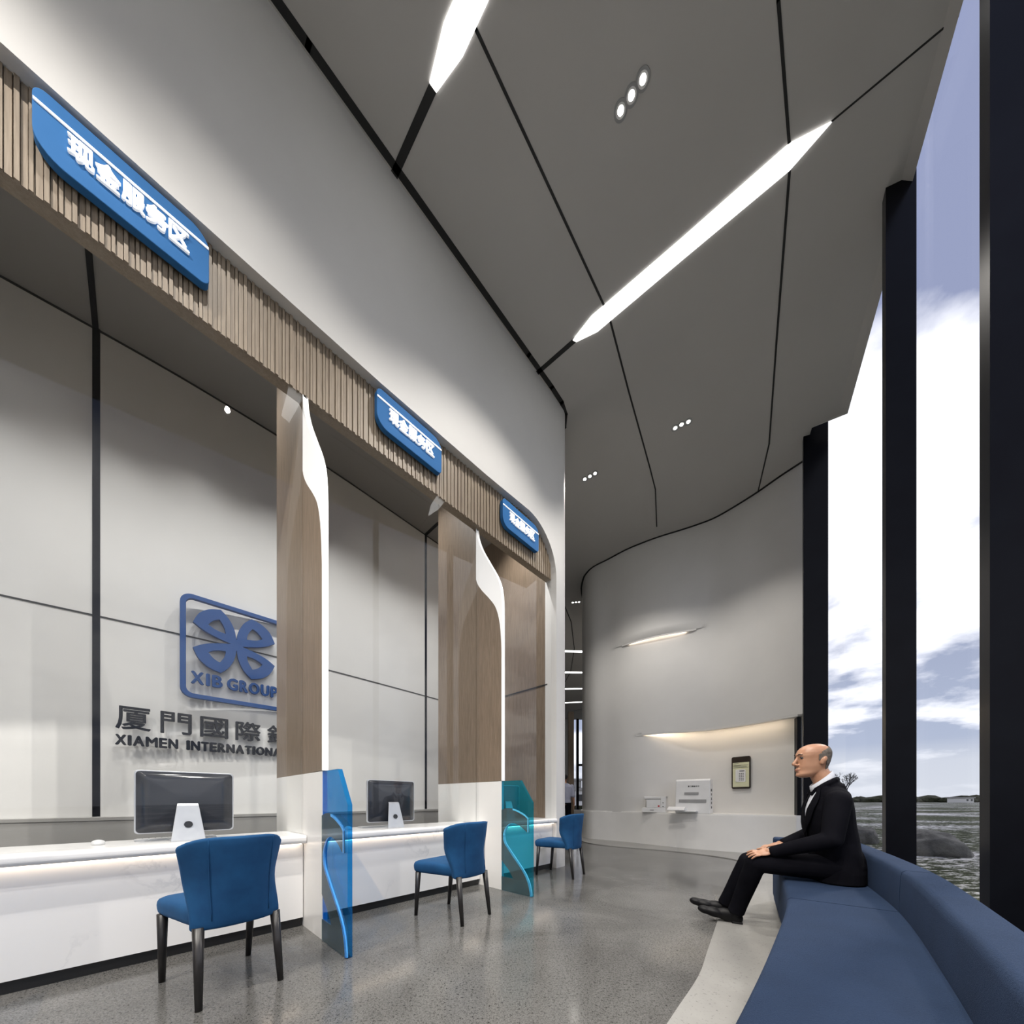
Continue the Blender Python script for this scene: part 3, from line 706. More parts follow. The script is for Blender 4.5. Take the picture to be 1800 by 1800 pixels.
# ---------------- chairs
def chair():
    t = empty('upholstered_chair', (0, 0, 0))       # faces +y
    # seat cushion
    b_ = MB(); R = []
    for z, g in ((.365, .0), (.385, .012), (.43, .018), (.462, .012), (.475, -.02)):
        P = []
        for (x, y) in rrect(-.5, .5, -.5, .5, .12, 4):
            hw = (.172 + (y + .5) * .048) + g; P.append((x * 2 * hw * .98, y * (.44 + 2 * g) + .045, z + (.012 * (1 - (2 * x) ** 2) if z > .47 else 0)))
        R.append(P)
    b_.rings(R); b_.build('seat', 'velvet', t, smooth=True, sub=1)
    # wrap-around backrest, thick shell
    nu, nv = 16, 10
    def S(u, v, off):
        hw = .196 + .038 * v ** 1.1 - .012 * math.sin(PI * v)
        y = -.262 - .05 * v + .17 * abs(u) ** 2.6 * (.35 + .65 * sm(v * 1.6)) + off
        x = u * (hw - (0 if off == 0 else .006))
        top = .815 - .05 * abs(u) ** 5
        return (x + (0 if off == 0 else -.010 * u), y, .362 + (top - .362) * v)
    b_ = MB(); Fr = [[b_.v(S(-1 + 2 * i / nu, j / nv, 0)) for i in range(nu + 1)] for j in range(nv + 1)]
    Bk = [[b_.v(S(-1 + 2 * i / nu, j / nv, .055)) for i in range(nu + 1)] for j in range(nv + 1)]
    for j in range(nv):
        for i in range(nu):
            b_.f([Fr[j][i], Fr[j][i + 1], Fr[j + 1][i + 1], Fr[j + 1][i]]); b_.f([Bk[j][i], Bk[j + 1][i], Bk[j + 1][i + 1], Bk[j][i + 1]])
        b_.f([Fr[j][0], Fr[j + 1][0], Bk[j + 1][0], Bk[j][0]]); b_.f([Fr[j][-1], Bk[j][-1], Bk[j + 1][-1], Fr[j + 1][-1]])
    for i in range(nu):
        b_.f([Fr[0][i], Bk[0][i], Bk[0][i + 1], Fr[0][i + 1]]); b_.f([Fr[-1][i], Fr[-1][i + 1], Bk[-1][i + 1], Bk[-1][i]])
    b_.build('backrest', 'velvet', t, smooth=True, bevel=.014, seg=3)
    b_ = MB()
    for sx in (-1, 1): b_.tube([(sx * .12 + sx * .02 * v, S(.62, v, 0)[1] - .002, S(.62, v, 0)[2]) for v in [i / 10 for i in range(1, 11)]], .0022, 6)
    b_.build('piping', 'velvet', t, smooth=True)
    for (tx, ty, bx, by) in ((-.165, -.215, -.175, -.262), (.165, -.215, .175, -.262), (-.205, .215, -.20, .25), (.205, .215, .20, .25)):
        MB().tube([(tx, ty, .38), (bx, by, 0)], [.024, .0145], 4 * 4).build('leg', 'seat_leg', t, smooth=True)
    return t
c0 = chair()
hd = math.atan2(.285, -.42) - PI / 2
for i, ((x, y), la) in enumerate(zip([(-1.597, 1.956), (-.51, 3.07), (.644, 4.696)],
        ('blue velvet chair closest to the camera, in front of the nearest marble desk', 'blue velvet chair in front of the middle marble desk',
         'farthest blue velvet chair, beside the white arch pillar'))):
    t = c0 if i == 0 else copy_tree(c0); t.location = (x, y, 0); t.rotation_euler = (0, 0, hd); tag(t, la, 'chair', 'blue chairs at the teller desks')

# ---------------- curved bench in segments
fr_ = catmull([(-.75, -.35), (.0, .35), (.562, .91), (1.05, 1.43), (1.57, 2.02), (1.94, 2.53), (2.20, 2.92), (2.45, 3.3)], 8)
def off(P, d):
    out = []
    for i, p in enumerate(P):
        a = Vector(P[max(i - 1, 0)]); c = Vector(P[min(i + 1, len(P) - 1)]); t = (c - a).normalized(); out.append(tuple(Vector(p) + Vector((t.y, -t.x)) * d))
    return out
f0 = fr_; f1 = off(fr_, .455); f2 = off(fr_, .472); f3 = off(fr_, .58)
iseam = min(range(len(fr_)), key=lambda i: (Vector(fr_[i]) - Vector((1.60, 2.06))).length)
iseam2 = min(range(len(fr_)), key=lambda i: (Vector(fr_[i]) - Vector((.30, .64))).length)
def seg_bench(i0, i1, la, cut0, cut1):
    t = empty('bench_section', (*fr_[i0], 0)); o = Vector(fr_[i0])
    idx = list(range(i0, i1 + 1))
    def L(P, i): 
        p = Vector(P[i])
        if i == i0 and cut0: p = p.lerp(Vector(P[i + 1]), .045)
        if i == i1 and cut1: p = p.lerp(Vector(P[i - 1]), .045)
        return p - o
    b_ = MB(); R = []
    for i in idx:
        a = L(f0, i); c = L(f3, i); inn = L(off(fr_, .05), i)
        R.append([(a.x, a.y, .07), (a.x, a.y, .385), (*(a.lerp(inn, .12)), .408), (*(a.lerp(inn, .4)), .42), (*L(f1, i), .422), (*L(f1, i), .07)])
    b_.rings(R); b_.build('seat', 'bench', t, smooth=True).modifiers.new('e', 'EDGE_SPLIT').split_angle = .9
    b_ = MB(); R = []
    for i in idx:
        a = L(f1, i); m_ = L(f2, i); c = L(f3, i)
        R.append([(*(a.lerp(m_, .05)), .07), (*(a.lerp(m_, .05)), .42), (*a.lerp(m_, .35), .60), (*a.lerp(m_, .7), .628), (*m_.lerp(c, .08), .637), (*m_.lerp(c, .92), .637), (*c, .625), (*c, .07)])
    b_.rings(R); b_.build('backrest', 'bench', t, smooth=True).modifiers.new('e', 'EDGE_SPLIT').split_angle = .9
    b_ = MB(); R = []
    for i in idx:
        a = L(f0, i).lerp(L(f1, i), .12); c = L(f3, i).lerp(L(f1, i), .2); R.append([(*a, .012), (*a, .07), (*c, .07), (*c, .012)])
    b_.rings(R); b_.build('plinth', 'kick', t)
    tag(t, la, 'bench', 'sections of the curved blue bench'); return t, L
seg_bench(0, iseam2, 'curved blue bench section running out of the bottom of the photo', 0, 1)
seg_bench(iseam2, iseam, 'curved blue bench section between the camera and the seam, left empty', 1, 1)
t, L = seg_bench(iseam, len(fr_) - 1, 'far curved blue bench section that the seated man sits on', 1, 0)
i = len(fr_) - 1; b_ = MB(); a, c = L(f0, i), L(f3, i); d = (Vector(fr_[i]) - Vector(fr_[i - 1])).normalized()
b_.prism([tuple(a), tuple(c), tuple(c + d * .16), tuple(a + d * .16)], .07, .637).build('arm_end', 'bench', t, bevel=.02, seg=3)

# ---------------- seated man (local x forward, y to his left, z up)
def remeshed(b_, name, m, parent, vox, smooth=4, fac=.6):
    o = b_.build(name, m, parent)
    r = o.modifiers.new('r', 'REMESH'); r.mode = 'VOXEL'; r.voxel_size = vox; r.use_smooth_shade = True
    s_ = o.modifiers.new('s', 'SMOOTH'); s_.iterations = smooth; s_.factor = fac
    dg = bpy.context.evaluated_depsgraph_get(); dg.update()
    me = bpy.data.meshes.new_from_object(o.evaluated_get(dg)); old = o.data; o.modifiers.clear(); o.data = me
    bpy.data.meshes.remove(old); me.polygons.foreach_set('use_smooth', [True] * len(me.polygons))
    return o
def torso(b_, rows, n=28, grow=0, ang=None, pw=2.3):
    R = []
    for z, c, rf, rl in rows:
        P = []
        for k in range(n):
            a = k * 2 * PI / n; cx_, sy_ = math.cos(a), math.sin(a)
            e = 2 / pw; P.append((c + (rf + grow) * math.copysign(abs(cx_) ** e, cx_), (rl + grow) * math.copysign(abs(sy_) ** e, sy_), z))
        R.append(P)
    b_.rings(R); return b_
rows = [(.425, .0, .145, .205), (.50, .0, .145, .20), (.60, .01, .137, .18), (.70, .02, .135, .172), (.82, .04, .135, .185), (.93, .045, .128, .20), (1.00, .04, .112, .195), (1.05, .04, .09, .165), (1.085, .048, .07, .115), (1.12, .06, .06, .075)]
def hand(b_, c, d, side, palm_n=(0, 0, 1), s=1.0):
    """palm centre c, finger direction d (unit), side = direction of the thumb, palm flat, fingers gently bent"""
    c = Vector(c); d = Vector(d).normalized(); sd = Vector(side); sd = (sd - d * sd.dot(d)).normalized(); up = d.cross(sd).normalized()
    if up.z < 0: up = -up
    rot = Matrix((d, sd, up)).transposed().to_4x4()
    b_.ball(c, (.050 * s, .041 * s, .0155 * s), 20, rot)
    b_.ball(c - d * .018 * s + sd * .016 * s, (.034 * s, .022 * s, .016 * s), 14, rot)
    for k, (ln, sp) in enumerate(((.066, .42), (.075, .13), (.070, -.14), (.056, -.44))):
        base = c + d * .036 * s + sd * (.028 - .0195 * k) * s; dr = (d + sd * sp * .55).normalized()
        p1 = base + dr * ln * .45 * s + up * .004; p2 = p1 + (dr - up * .30).normalized() * ln * .32 * s; p3 = p2 + (dr - up * .60).normalized() * ln * .26 * s
        r = (.0088, .0088, .0082, .0066) if k < 3 else (.0078, .0076, .007, .0058)
        b_.cap(base, p1, r[0] * s, r[1] * s, 10); b_.cap(p1, p2, r[1] * s, r[2] * s, 10); b_.cap(p2, p3, r[2] * s, r[3] * s, 10)
    q0 = c - d * .02 * s + sd * .032 * s; q1 = q0 + (d * .7 + sd * .75).normalized() * .034 * s - up * .004; q2 = q1 + (d + sd * .25 - up * .2).normalized() * .028 * s
    b_.cap(q0, q1, .0115 * s, .0098 * s, 10); b_.cap(q1, q2, .0098 * s, .0075 * s, 10)
HX = .15
b_ = MB()
torso(b_, rows, grow=-.022)
b_.tube([(.055, 0, 1.06), (.07, 0, 1.13), (.095, 0, 1.19), (.12, 0, 1.24)], [.068, .060, .058, .060], 20)
HP = [(1.158, .215, .17, .018), (1.166, .231, .13, .034), (1.182, .237, .098, .046), (1.205, .233, .074, .056), (1.235, .234, .056, .064), (1.265, .231, .044, .069), (1.290, .229, .038, .073), (1.312, .236, .034, .0765),
      (1.335, .233, .034, .078), (1.357, .223, .041, .074), (1.374, .208, .052, .066), (1.387, .188, .069, .053), (1.396, .164, .094, .034), (1.400, .142, .118, .012)]
nh0 = len(b_.bm.verts); Rg = []
for z, f_, k_, w_ in HP:
    cc = .115 if .1 < (f_ + k_) / 2 < .16 else (f_ + k_) / 2
    Rg.append([(cc + ((f_ - cc) if math.cos(a) > 0 else (cc - k_)) * math.copysign(abs(math.cos(a)) ** .88, math.cos(a)), w_ * math.copysign(abs(math.sin(a)) ** .88, math.sin(a)), z) for a in [q * 2 * PI / 36 for q in range(36)]])
b_.rings(Rg)
b_.ball((.228, 0, 1.322), (.010, .044, .007), 14)
for s_ in (-1, 1):
    e_ = Matrix.Rotation(-.25, 4, 'Y'); b_.ball((.112, s_ * .076, 1.272), (.018, .009, .031), 14, e_); b_.ball((.104, s_ * .084, 1.283), (.014, .006, .021), 12, e_)
    b_.ball((.239, s_ * .014, 1.247), (.011, .008, .008), 10)
b_.tube([(.229, 0, 1.306), (.240, 0, 1.286), (.251, 0, 1.266), (.259, 0, 1.254)], [.008, .0095, .0115, .012], 12)
b_.ball((.256, 0, 1.253), (.012, .013, .010), 12)
b_.ball((.234, 0, 1.217), (.011, .024, .007), 12); b_.ball((.233, 0, 1.204), (.010, .020, .007), 12); b_.ball((.228, 0, 1.176), (.013, .022, .014), 12)
HT = Matrix.Translation((.10, 0, 0)) @ Matrix.Rotation(-math.radians(-17), 4, 'Z') @ Matrix.Translation((-.10, 0, 0))
b_.bm.verts.ensure_lookup_table()
for v in b_.bm.verts[nh0:]: v.co = HT @ v.co
arms = {1: ((.04, .185, .985), (.085, .25, .735), (.375, .145, .622)), -1: ((.04, -.185, .985), (.06, -.255, .745), (.275, -.125, .655))}
for s_, (sh, el, wr) in arms.items():
    b_.cap(sh, el, .052, .042); b_.cap(el, wr, .042, .026)
hand(b_, (.437, .140, .612), (1, .02, -.24), (0, -1, .55)); hand(b_, (.335, -.105, .648), (1, .28, -.28), (0, 1, 0))
b_.cap((.37, .146, .624), (.41, .143, .618), .027, .024, 12); b_.cap((.27, -.125, .656), (.31, -.112, .652), .027, .024, 12)
legs = {1: ((.0, .098, .525), (.485, .105, .525), (.60, -.045, .10)), -1: ((.0, -.098, .525), (.51, -.105, .505), (.665, -.195, .115))}
for s_, (h, kn, an) in legs.items():
    b_.cap(h, kn, .080, .052); b_.cap(kn, an, .050, .034)
    f_ = Vector(an); b_.cap(f_ + Vector((-.01, 0, -.04)), f_ + Vector((.15, 0, -.03)), .026, .02)
man = remeshed(b_, 'person', 'skin', None, .0042, 3, .5)
man.location = (2.30, 2.50, 0); man.rotation_euler = (0, 0, math.atan2(.475, -.88))
tag(man, 'balding man in a black suit and tie sitting on the blue bench', 'person')
# jacket
b_ = MB(); torso(b_, rows[:-1])
for s_, (sh, el, wr) in arms.items():
    b_.cap(sh, el, .074, .060, 20); b_.cap(el, wr, .060, .043, 20)
    b_.ball((.035, s_ * .13, 1.022), (.078, .10, .052), 16, Matrix.Rotation(-s_ * .35, 4, 'X'))
b_.tube([(-.05, .0, .62), (-.07, 0, .52), (-.075, 0, .432)], [.11, .12, .12], 16, .8)
for s_ in (-1, 1): b_.tube([(.150, s_ * .045, 1.03), (.125, s_ * .066, 1.07), (.075, s_ * .080, 1.105), (.025, s_ * .060, 1.132), (-.002, 0, 1.142)], [.012, .016, .019, .020, .020], 10)
b_.ball((.02, 0, 1.075), (.07, .10, .055), 16)
for v in b_.bm.verts:
    if v.co.z < .424: v.co.z = .424
remeshed(b_, 'jacket', 'suit', man, .0065, 4, .5)
def surf(z, ang, g=.004):           # point on the torso front
    for (z0, c0, f0_, l0), (z1, c1, f1_, l1) in zip(rows, rows[1:]):
        if z0 <= z <= z1:
            t_ = (z - z0) / (z1 - z0); c, rf, rl = c0 + (c1 - c0) * t_, f0_ + (f1_ - f0_) * t_, l0 + (l1 - l0) * t_; break
    e = 2 / 2.3; cx_, sy_ = math.cos(ang), math.sin(ang)
    return (c + (rf + g) * abs(cx_) ** e, (rl + g) * math.copysign(abs(sy_) ** e, sy_), z)
def patch(name, m, f_lo, f_hi, z0, z1, g, par, k=10, n=10, th=.004):
    b_ = MB(); R = []
    for j in range(k + 1):
        z = z0 + (z1 - z0) * j / k; a0, a1 = f_lo(z), f_hi(z)
        R.append([surf(z, a0 + (a1 - a0) * i / n, g) for i in range(n + 1)] + [surf(z, a0 + (a1 - a0) * i / n, g - th) for i in range(n, -1, -1)])
    b_.rings(R); return b_.build(name, m, par, smooth=True)
V = lambda z: max(.02, .62 * (z - .72) / .37)
patch('shirt', 'shirt', lambda z: -V(z), lambda z: V(z), .74, 1.085, .007, man)
# collar
b_ = MB(); R = []
for k_ in range(25):
    a = k_ * 2 * PI / 24; cx_, sy_ = math.cos(a), math.sin(a)
    zb = 1.10 + .042 * (-cx_); R.append([(.066 + .066 * cx_, .064 * sy_, zb - .02), (.085 + .0605 * cx_, .060 * sy_, zb + .050 - .012 * cx_), (.085 + .064 * cx_, .064 * sy_, zb + .048 - .012 * cx_), (.066 + .075 * cx_, .074 * sy_, zb - .02)])
b_.rings(R, cap=False); b_.build('shirt_collar', 'shirt', man, smooth=True)
TW = lambda z: .05 + .10 * sm((1.05 - z) / .3)
patch('tie', 'suit', lambda z: -TW(z), lambda z: TW(z), .72, 1.075, .014, man, th=.006)
MB().ball((.128, 0, 1.088), (.016, .018, .018), 12).build("tie_knot", "suit", man, smooth=True)
for s_ in (-1, 1):
    patch('lapel', 'suit', lambda z: s_ * (V(z) - .02), lambda z: s_ * (V(z) + .30 * sm((z - .72) / .14) * (1.15 - .6 * sm((z - .98) / .1))), .72, 1.08, .017, man, th=.008)
# trousers
b_ = MB()
for s_, (h, kn, an) in legs.items():
    b_.cap(h, kn, .096, .070, 20); kn_ = Vector(kn); an_ = Vector(an)
    b_.tube([kn_.lerp(an_, i / 6) for i in range(7)], [.069, .068, .066, .063, .060, .058, .059], 20); b_.ball(kn, .0695, 20)
b_.ball((-.02, 0, .53), (.13, .19, .10), 20)
for v in b_.bm.verts:
    if v.co.z < .424 and v.co.x < .40: v.co.z = .424
remeshed(b_, 'trousers', 'suit', man, .0065, 3, .5)
# shoes
for an in (legs[1][2], legs[-1][2]):
    an = Vector(an); hz = .0 if an.y > -.1 else .012
    b_ = MB(); x0, y0 = an.x, an.y; up_ = .04 if an.y > -.1 else .05; tl = Matrix.Rotation(-.16, 4, 'Y')
    b_.ball((x0 - .005, y0, .050 + hz), (.046, .038, .050), 18)
    b_.ball((x0 + .065, y0, .068 + hz), (.085, .040, .052), 18, tl)
    b_.ball((x0 + .150, y0 + .002, .058 + hz + up_ * .45), (.085, .047, .040), 18, tl)
    b_.ball((x0 + .215, y0 + .003, .054 + hz + up_ * .8), (.06, .041, .033), 18, tl)
    b_.cap((x0, y0, .09 + hz), (x0 - .008, y0, .14), .042, .044, 16)
    sh_ = remeshed(b_, 'shoe', 'shoe', man, .005, 12, .6)
    b_ = MB(); b_.box(-.045, .03, -.033, .033, .0, .03); b_.build('heel', 'shoe', sh_, loc=(x0, y0, .0), bevel=.008)
# hair : a close crop round the back and sides of the head
b_ = MB(); HQ = catmull(HP, 14); rg = []
def ringp(z, f_, k_, w_, g, q):
    cc = .115 if .1 < (f_ + k_) / 2 < .16 else (f_ + k_) / 2; f_ += g; k_ -= g; w_ += g; a = q * 2 * PI / 160
    return ((cc + ((f_ - cc) if math.cos(a) > 0 else (cc - k_)) * math.copysign(abs(math.cos(a)) ** .88, math.cos(a)), w_ * math.copysign(abs(math.sin(a)) ** .88, math.sin(a)), z))
for h in HQ: rg.append([b_.v(ringp(*h, .0035, q)) for q in range(160)])
for r0, r1 in zip(rg, rg[1:]):
    for q in range(160):
        c = sum((v.co for v in (r0[q], r0[(q + 1) % 160], r1[(q + 1) % 160], r1[q])), Vector()) / 4; z = c.z
        lim = .122 - 1.6 * max(0, z - 1.335) if z > 1.322 else (.140 - .2 * abs(z - 1.30) if z > 1.272 else (.088 if z > 1.212 else -1))
        if z < 1.376 and c.x < lim: b_.f([r0[q], r0[(q + 1) % 160], r1[(q + 1) % 160], r1[q]])
bmesh.ops.delete(b_.bm, geom=[v for v in b_.bm.verts if not v.link_faces], context='VERTS')
def head_part(b_, name, m, par=man):
    for v in b_.bm.verts: v.co = HT @ v.co
    return b_.build(name, m, par, smooth=True)
hr = head_part(b_, 'hair', 'hair'); so = hr.modifiers.new('t', 'SOLIDIFY'); so.thickness = .004; so.offset = 0
b_ = MB()
for s_ in (-1, 1): b_.tube([(.2385, s_ * .015, 1.3195), (.2365, s_ * .028, 1.3245), (.2230, s_ * .046, 1.3200)], [.0018, .0032, .0016], 8)
head_part(b_, 'eyebrows', 'black_hair')
for s_ in (-1, 1):
    e = head_part(MB().ball((.2165, s_ * .030, 1.2975), (.0125, .0125, .0080), 14), 'eye', 'eye')
    head_part(MB().ball((.2240, s_ * .033, 1.2975), (.0062, .0075, .0066), 12), 'iris', 'dark', e)
    head_part(MB().tube([(.2280, s_ * .018, 1.3015), (.2290, s_ * .030, 1.3060), (.2200, s_ * .044, 1.3005)], [.0018, .0024, .0016], 8), 'eyelid', 'black_hair')
b_ = MB().tube([(.232, -.022, 1.2125), (.2425, -.010, 1.2100), (.2445, 0, 1.2110), (.2425, .010, 1.2100), (.232, .022, 1.2125)], [.0015, .0034, .0036, .0034, .0015], 8, .7)
head_part(b_, 'lips', 'lip')

# ---------------- standing person far off
b_ = MB(); torso(b_, [(.84, 0, .11, .17), (1.0, 0, .10, .15), (1.2, 0, .115, .19), (1.35, 0, .11, .2), (1.43, 0, .08, .12), (1.47, 0, .05, .06)], 20, -.015)
b_.cap((0, 0, 1.42), (.01, 0, 1.52), .05, .05, 14); b_.ball((.01, 0, 1.605), (.095, .075, .10), 18); b_.ball((.06, 0, 1.57), (.05, .05, .06), 14); b_.ball((.112, 0, 1.58), (.014, .012, .02), 10)
for s_ in (-1, 1):
    b_.cap((0, s_ * .2, 1.36), (-.01, s_ * .24, 1.10), .045, .038, 14); b_.cap((-.01, s_ * .24, 1.10), (.04, s_ * .25, .86), .037, .026, 14)
    b_.ball((.045, s_ * .25, .80), (.03, .018, .05), 12)
    for k in range(4): b_.cap((.02 + .016 * k, s_ * .25, .775), (.02 + .018 * k, s_ * .245, .705 + .006 * abs(k - 1)), .009, .008, 8)
    b_.cap((.065, s_ * .24, .80), (.085, s_ * .235, .745), .011, .009, 8); b_.ball((.0, s_ * .078, 1.60), (.02, .012, .03), 10)
    b_.cap((0, s_ * .09, .88), (.0, s_ * .10, .48), .08, .055, 14); b_.cap((0, s_ * .10, .48), (-.01, s_ * .10, .09), .053, .035, 14); b_.cap((-.02, s_ * .10, .04), (.14, s_ * .11, .035), .035, .03, 12)
p2 = remeshed(b_, 'person', 'skin', None, .010, 2, .4); p2.location = (1.50, 10.0, 0); p2.rotation_euler = (0, 0, 1.2)
tag(p2, 'distant person in a pale shirt and dark trousers standing in the corridor gap', 'person')
b_ = MB(); torso(b_, [(.90, 0, .12, .18), (1.0, 0, .115, .165), (1.2, 0, .125, .2), (1.35, 0, .12, .21), (1.43, 0, .09, .13), (1.455, 0, .065, .075)], 20)
for s_ in (-1, 1): b_.cap((0, s_ * .2, 1.36), (-.01, s_ * .24, 1.10), .062, .056, 14)
remeshed(b_, 'shirt', 'pale_shirt', p2, .010, 2, .4)
b_ = MB(); b_.ball((0, 0, .90), (.115, .17, .09), 16)
for s_ in (-1, 1): b_.cap((0, s_ * .09, .88), (.0, s_ * .10, .48), .095, .072, 14); b_.cap((0, s_ * .10, .48), (-.01, s_ * .10, .11), .07, .058, 14)
remeshed(b_, 'trousers', 'suit', p2, .010, 2, .4)
for s_ in (-1, 1): MB().ball((.05, s_ * .105, .045), (.13, .045, .045), 14).build('shoe', 'shoe', p2, smooth=True)
b_ = MB().ball((-.01, 0, 1.625), (.10, .082, .095), 18); hh = b_
bmesh.ops.delete(hh.bm, geom=[f for f in hh.bm.faces if f.calc_center_median().x > .045 and f.calc_center_median().z < 1.67 or f.calc_center_median().z < 1.56], context='FACES')
hh.build('hair', 'black_hair', p2, smooth=True)

# ---------------- outdoors
m = mat('snowy_meadow', (.1, .12, .06), .9, spec=.1); v = coords(m, (.5, 1, 1), rot=(0, 0, .6))
f = noise_t(m, v, .22, 4, .5); g = noise_t(m, v, 7, 9, .8)
gr = ramp(m, g, [(.40, (.010, .014, .006)), (.52, (.045, .055, .024)), (.62, (.13, .14, .08))])
sn = mixc(m, .62, f, g); k_ = ramp(m, sn, [(.515, (0, 0, 0)), (.55, (1, 1, 1))])
lk(m, mixc(m, k_, gr, (.62, .61, .60)), bs(m).inputs['Base Color']); bump(m, g, .6, .05); M['meadow'] = m
b_ = MB(); GX = [-60, -10, 0, 4, 8, 12, 18, 30, 60, 120, 300, 700]; GY = [-60, -4, 0, 4, 8, 12, 18, 30, 60, 120, 300, 700]
vv = [[b_.v((x, y, -.13 + (.12 * noise.noise((x * .3, y * .3, 0)) if 6 < x < 200 and 6 < y < 200 else 0))) for x in GX] for y in GY]
for j in range(len(GY) - 1):
    for i in range(len(GX) - 1): b_.f([vv[j][i], vv[j][i + 1], vv[j + 1][i + 1], vv[j + 1][i]])
struct(b_.build('ground', 'meadow', smooth=True))
m = mat('grey_boulder', (.2, .2, .19), .85); v = coords(m)
lk(m, ramp(m, noise_t(m, v, 2.5, 9, .7), [(.3, (.05, .05, .046)), (.6, (.15, .147, .135)), (.8, (.36, .35, .33))]), bs(m).inputs['Base Color']); bump(m, noise_t(m, v, 5, 8, .7), .8, .08); M['rock'] = m
def rock(x, y, s, sd, la, rz=0):
    b_ = MB(); bmesh.ops.create_icosphere(b_.bm, subdivisions=4, radius=1)
    for v in b_.bm.verts:
        n_ = noise.fractal(v.co * .9 + Vector((sd, 0, 0)), .8, 2, 4); v.co = v.co * (1 + .28 * n_)
        v.co = Vector((v.co.x * s[0], v.co.y * s[1], v.co.z * s[2]))
    o = b_.build('boulder', 'rock', smooth=True, loc=(x, y, -.13 + s[2] * .45), rot=(0, 0, rz)); tag(o, la, 'rock', 'boulders in the meadow')
rock(8.55, 7.25, (.52, .42, .33), 3.1, 'large dark sloping boulder in the meadow, seen between the second and third window fin', -.5)
rock(9.0, 9.2, (.34, .34, .30), 8.4, 'pale boulder in the meadow just right of the seated man')
def tree(x, y, h, la):
    b_ = MB(); rnd = random.Random(5)
    def br(p, d, l, r, dep):
        q = p + d * l; b_.tube([p, p.lerp(q, .5) + Vector((rnd.uniform(-1, 1), rnd.uniform(-1, 1), 0)) * l * .05, q], [r, r * .85, r * .65], 5)
        if dep == 0: return
        for _ in range(3 if dep > 2 else 4):
            nd_ = (d + Vector((rnd.uniform(-1, 1), rnd.uniform(-1, 1), rnd.uniform(-.2, .7))) * .75).normalized(); br(q, nd_, l * rnd.uniform(.62, .8), r * .6, dep - 1)
    br(Vector((0, 0, -.2)), Vector((0, 0, 1)), h * .24, h * .025, 5)
    o = b_.build('bare_tree', 'seat_leg', loc=(x, y, -.1)); tag(o, la, 'tree')
tree(57.0, 60, 8.0, 'bare leafless tree on the horizon right behind the seated man')
m = mat('dark_foliage', (.03, .035, .02), .9, spec=.1); v = coords(m)
lk(m, ramp(m, noise_t(m, v, 1.2, 8, .7), [(.35, (.012, .015, .008)), (.65, (.05, .052, .03))]), bs(m).inputs['Base Color']); M['foliage'] = m
b_ = MB(); rnd = random.Random(3)
for i in range(130):
    t_ = i / 129; x = 20 + 330 * t_; y = 150 + rnd.uniform(-12, 12) - 40 * t_; s_ = rnd.uniform(1.4, 3.2)
    bmesh.ops.create_icosphere(b_.bm, subdivisions=2, radius=1, matrix=Matrix.Translation((x, y, .3)) @ Matrix.Diagonal((s_ * 2.0, s_ * 1.5, s_ * .8, 1)))
for v in b_.bm.verts: v.co += Vector((noise.noise(v.co * .9), noise.noise(v.co * .9 + Vector((9, 0, 0))), noise.noise(v.co * .8 + Vector((0, 7, 0))))) * .9
o = b_.build('distant_tree_line', 'foliage', smooth=False); tag(o, 'dark low tree line along the meadow horizon', 'trees', kind='stuff')
def house(x, y, w, d, h, la, m='plaster'):
    t = empty('distant_building', (x, y, -.1), .3)
    MB().box(-w / 2, w / 2, -d / 2, d / 2, 0, h).build('wall', m, t); MB().box(-w / 2 - .3, w / 2 + .3, -d / 2 - .3, d / 2 + .3, h, h + .35).build('roof', 'dado', t)
    b_ = MB(); k = max(2, int(w / 2.2))
    for i in range(k): b_.box(-w / 2 + (i + .3) * w / k, -w / 2 + (i + .75) * w / k, -d / 2 - .03, -d / 2, h * .35, h * .75)
    b_.build('windows', 'dark', t); tag(t, la, 'building')
house(9.8, 54, 9, 6, 2.4, 'low pale building outside the corridor window')
house(10.5, 62, 2.2, 3, 4.3, 'narrow grey block behind the low building outside the corridor window', 'dado')
house(150, 118, 5, 4, 1.5, 'far pale house in front of the tree line on the horizon')
o = MB().box(3, 11, 36, 36.8, -.13, .35); 
for v in o.bm.verts: v.co.z += .0
o = o.build('hedge', 'foliage'); dm = o.modifiers.new('s', 'SUBSURF'); dm.subdivision_type = 'SIMPLE'; dm.levels = dm.render_levels = 3
tag(o, 'dark clipped hedge outside the corridor window', 'hedge')

# ---------------- sky
w = bpy.data.worlds.new('sky'); sc.world = w; w.use_nodes = True; T = w.node_tree; T.nodes.clear()
class WM: node_tree = T
wm = WM()
def wn(t, **kw):
    n_ = T.nodes.new(t)
    for k, v_ in kw.items(): setattr(n_, k, v_)
    return n_
tc = wn('ShaderNodeTexCoord'); sep = wn('ShaderNodeSeparateXYZ'); T.links.new(tc.outputs['Generated'], sep.inputs[0])
def mth(op, a, b=None, clamp=False):
    n_ = wn('ShaderNodeMath', operation=op); n_.use_clamp = clamp
    for i, x in enumerate((a, b)):
        if x is None: continue
        if isinstance(x, (int, float)): n_.inputs[i].default_value = x
        else: T.links.new(x, n_.inputs[i])
    return n_.outputs[0]
zc = mth('MAXIMUM', sep.outputs[2], 0); den = mth('ADD', zc, .22)
cx_ = mth('DIVIDE', sep.outputs[0], den); cy_ = mth('DIVIDE', sep.outputs[1], den)
cmb = wn('ShaderNodeCombineXYZ'); T.links.new(cx_, cmb.inputs[0]); T.links.new(cy_, cmb.inputs[1]); cmb.inputs[2].default_value = 2.6
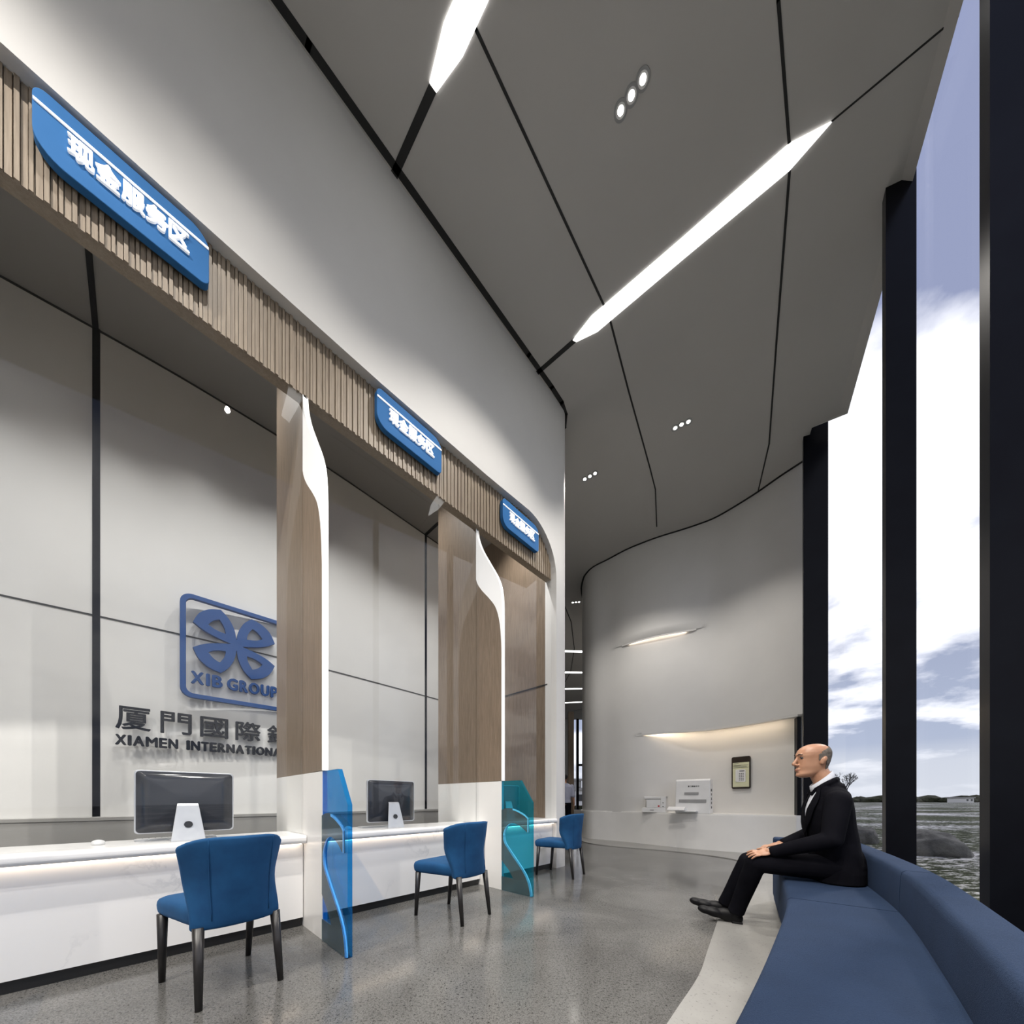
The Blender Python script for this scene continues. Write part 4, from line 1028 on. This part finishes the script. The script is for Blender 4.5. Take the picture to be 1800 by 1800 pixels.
mp = wn('ShaderNodeMapping'); mp.inputs['Rotation'].default_value = (0, 0, .5); mp.inputs['Scale'].default_value = (1, 1.0, 1); mp.inputs['Location'].default_value = (.35, .1, 0)
T.links.new(cmb.outputs[0], mp.inputs[0])
n1 = wn('ShaderNodeTexNoise'); n1.inputs['Scale'].default_value = 1.5; n1.inputs['Detail'].default_value = 9; n1.inputs['Roughness'].default_value = .52; n1.inputs['Distortion'].default_value = .1
T.links.new(mp.outputs[0], n1.inputs['Vector'])
def wramp(f, st):
    r = wn('ShaderNodeValToRGB'); e = r.color_ramp.elements
    while len(e) < len(st): e.new(.5)
    for i, (p, c) in enumerate(st): e[i].position = p; e[i].color = (*c, 1)
    T.links.new(f, r.inputs[0]); return r.outputs[0]
base = wramp(sep.outputs[2], [(0, (.55, .60, .70)), (.12, (.47, .53, .68)), (.4, (.34, .38, .54)), (.8, (.33, .37, .56))])
# cloud cover thins out towards the zenith
cov = wramp(sep.outputs[2], [(0, (.19, .19, .19)), (.22, (.21, .21, .21)), (.36, (.27, .27, .27)), (.54, (.25, .25, .25)), (.64, (.10, .10, .10)), (.75, (.0, 0, 0))])
bw_ = wn('ShaderNodeRGBToBW'); T.links.new(cov, bw_.inputs[0])
cf_ = mth('SUBTRACT', mth('ADD', n1.outputs['Fac'], bw_.outputs[0]), .2)
msk = wramp(cf_, [(.47, (0, 0, 0)), (.56, (1, 1, 1))])
mx = wn('ShaderNodeMix', data_type='RGBA'); T.links.new(msk, mx.inputs['Factor']); T.links.new(base, mx.inputs[6]); mx.inputs[7].default_value = (1.35, 1.35, 1.4, 1)
hz = wramp(sep.outputs[2], [(.0, (.9, .9, .9)), (.07, (.75, .75, .75)), (.11, (0, 0, 0))])
mx2 = wn('ShaderNodeMix', data_type='RGBA'); T.links.new(hz, mx2.inputs['Factor']); T.links.new(mx.outputs[2], mx2.inputs[6]); mx2.inputs[7].default_value = (.74, .77, .84, 1)
bg = wn('ShaderNodeBackground'); T.links.new(mx2.outputs[2], bg.inputs[0]); bg.inputs[1].default_value = .88
wo = wn('ShaderNodeOutputWorld'); T.links.new(bg.outputs[0], wo.inputs[0])
# low soft sun
l = bpy.data.lights.new('sun', 'SUN'); l.energy = 1.2; l.angle = math.radians(6); l.color = (1, .95, .88)
o = bpy.data.objects.new('sun_lamp', l); C.objects.link(o); o.rotation_euler = Vector((-.55, -.25, -.62)).to_track_quat('-Z', 'Y').to_euler(); o['kind'] = 'helper'

# ---------------- camera
cam = bpy.data.cameras.new('camera'); co = bpy.data.objects.new('camera', cam); C.objects.link(co)
co.location = (0, 0, 1.0); co.rotation_euler = (PI / 2, 0, 0); cam.sensor_width = 36; cam.lens = 620 / 1800 * 36; cam.shift_y = (1405 - 900) / 1800; cam.clip_start = .02; cam.clip_end = 2000
sc.camera = co
vs = sc.view_settings; vs.view_transform = 'Standard'; vs.look = 'None'; vs.exposure = .22; vs.gamma = 1; vs.use_curve_mapping = False
sc.cycles.max_bounces = 10; sc.cycles.diffuse_bounces = 5; sc.cycles.glossy_bounces = 5; sc.cycles.transparent_max_bounces = 16
sc.cycles.sample_clamp_indirect = 6; sc.cycles.caustics_reflective = False; sc.cycles.caustics_refractive = False
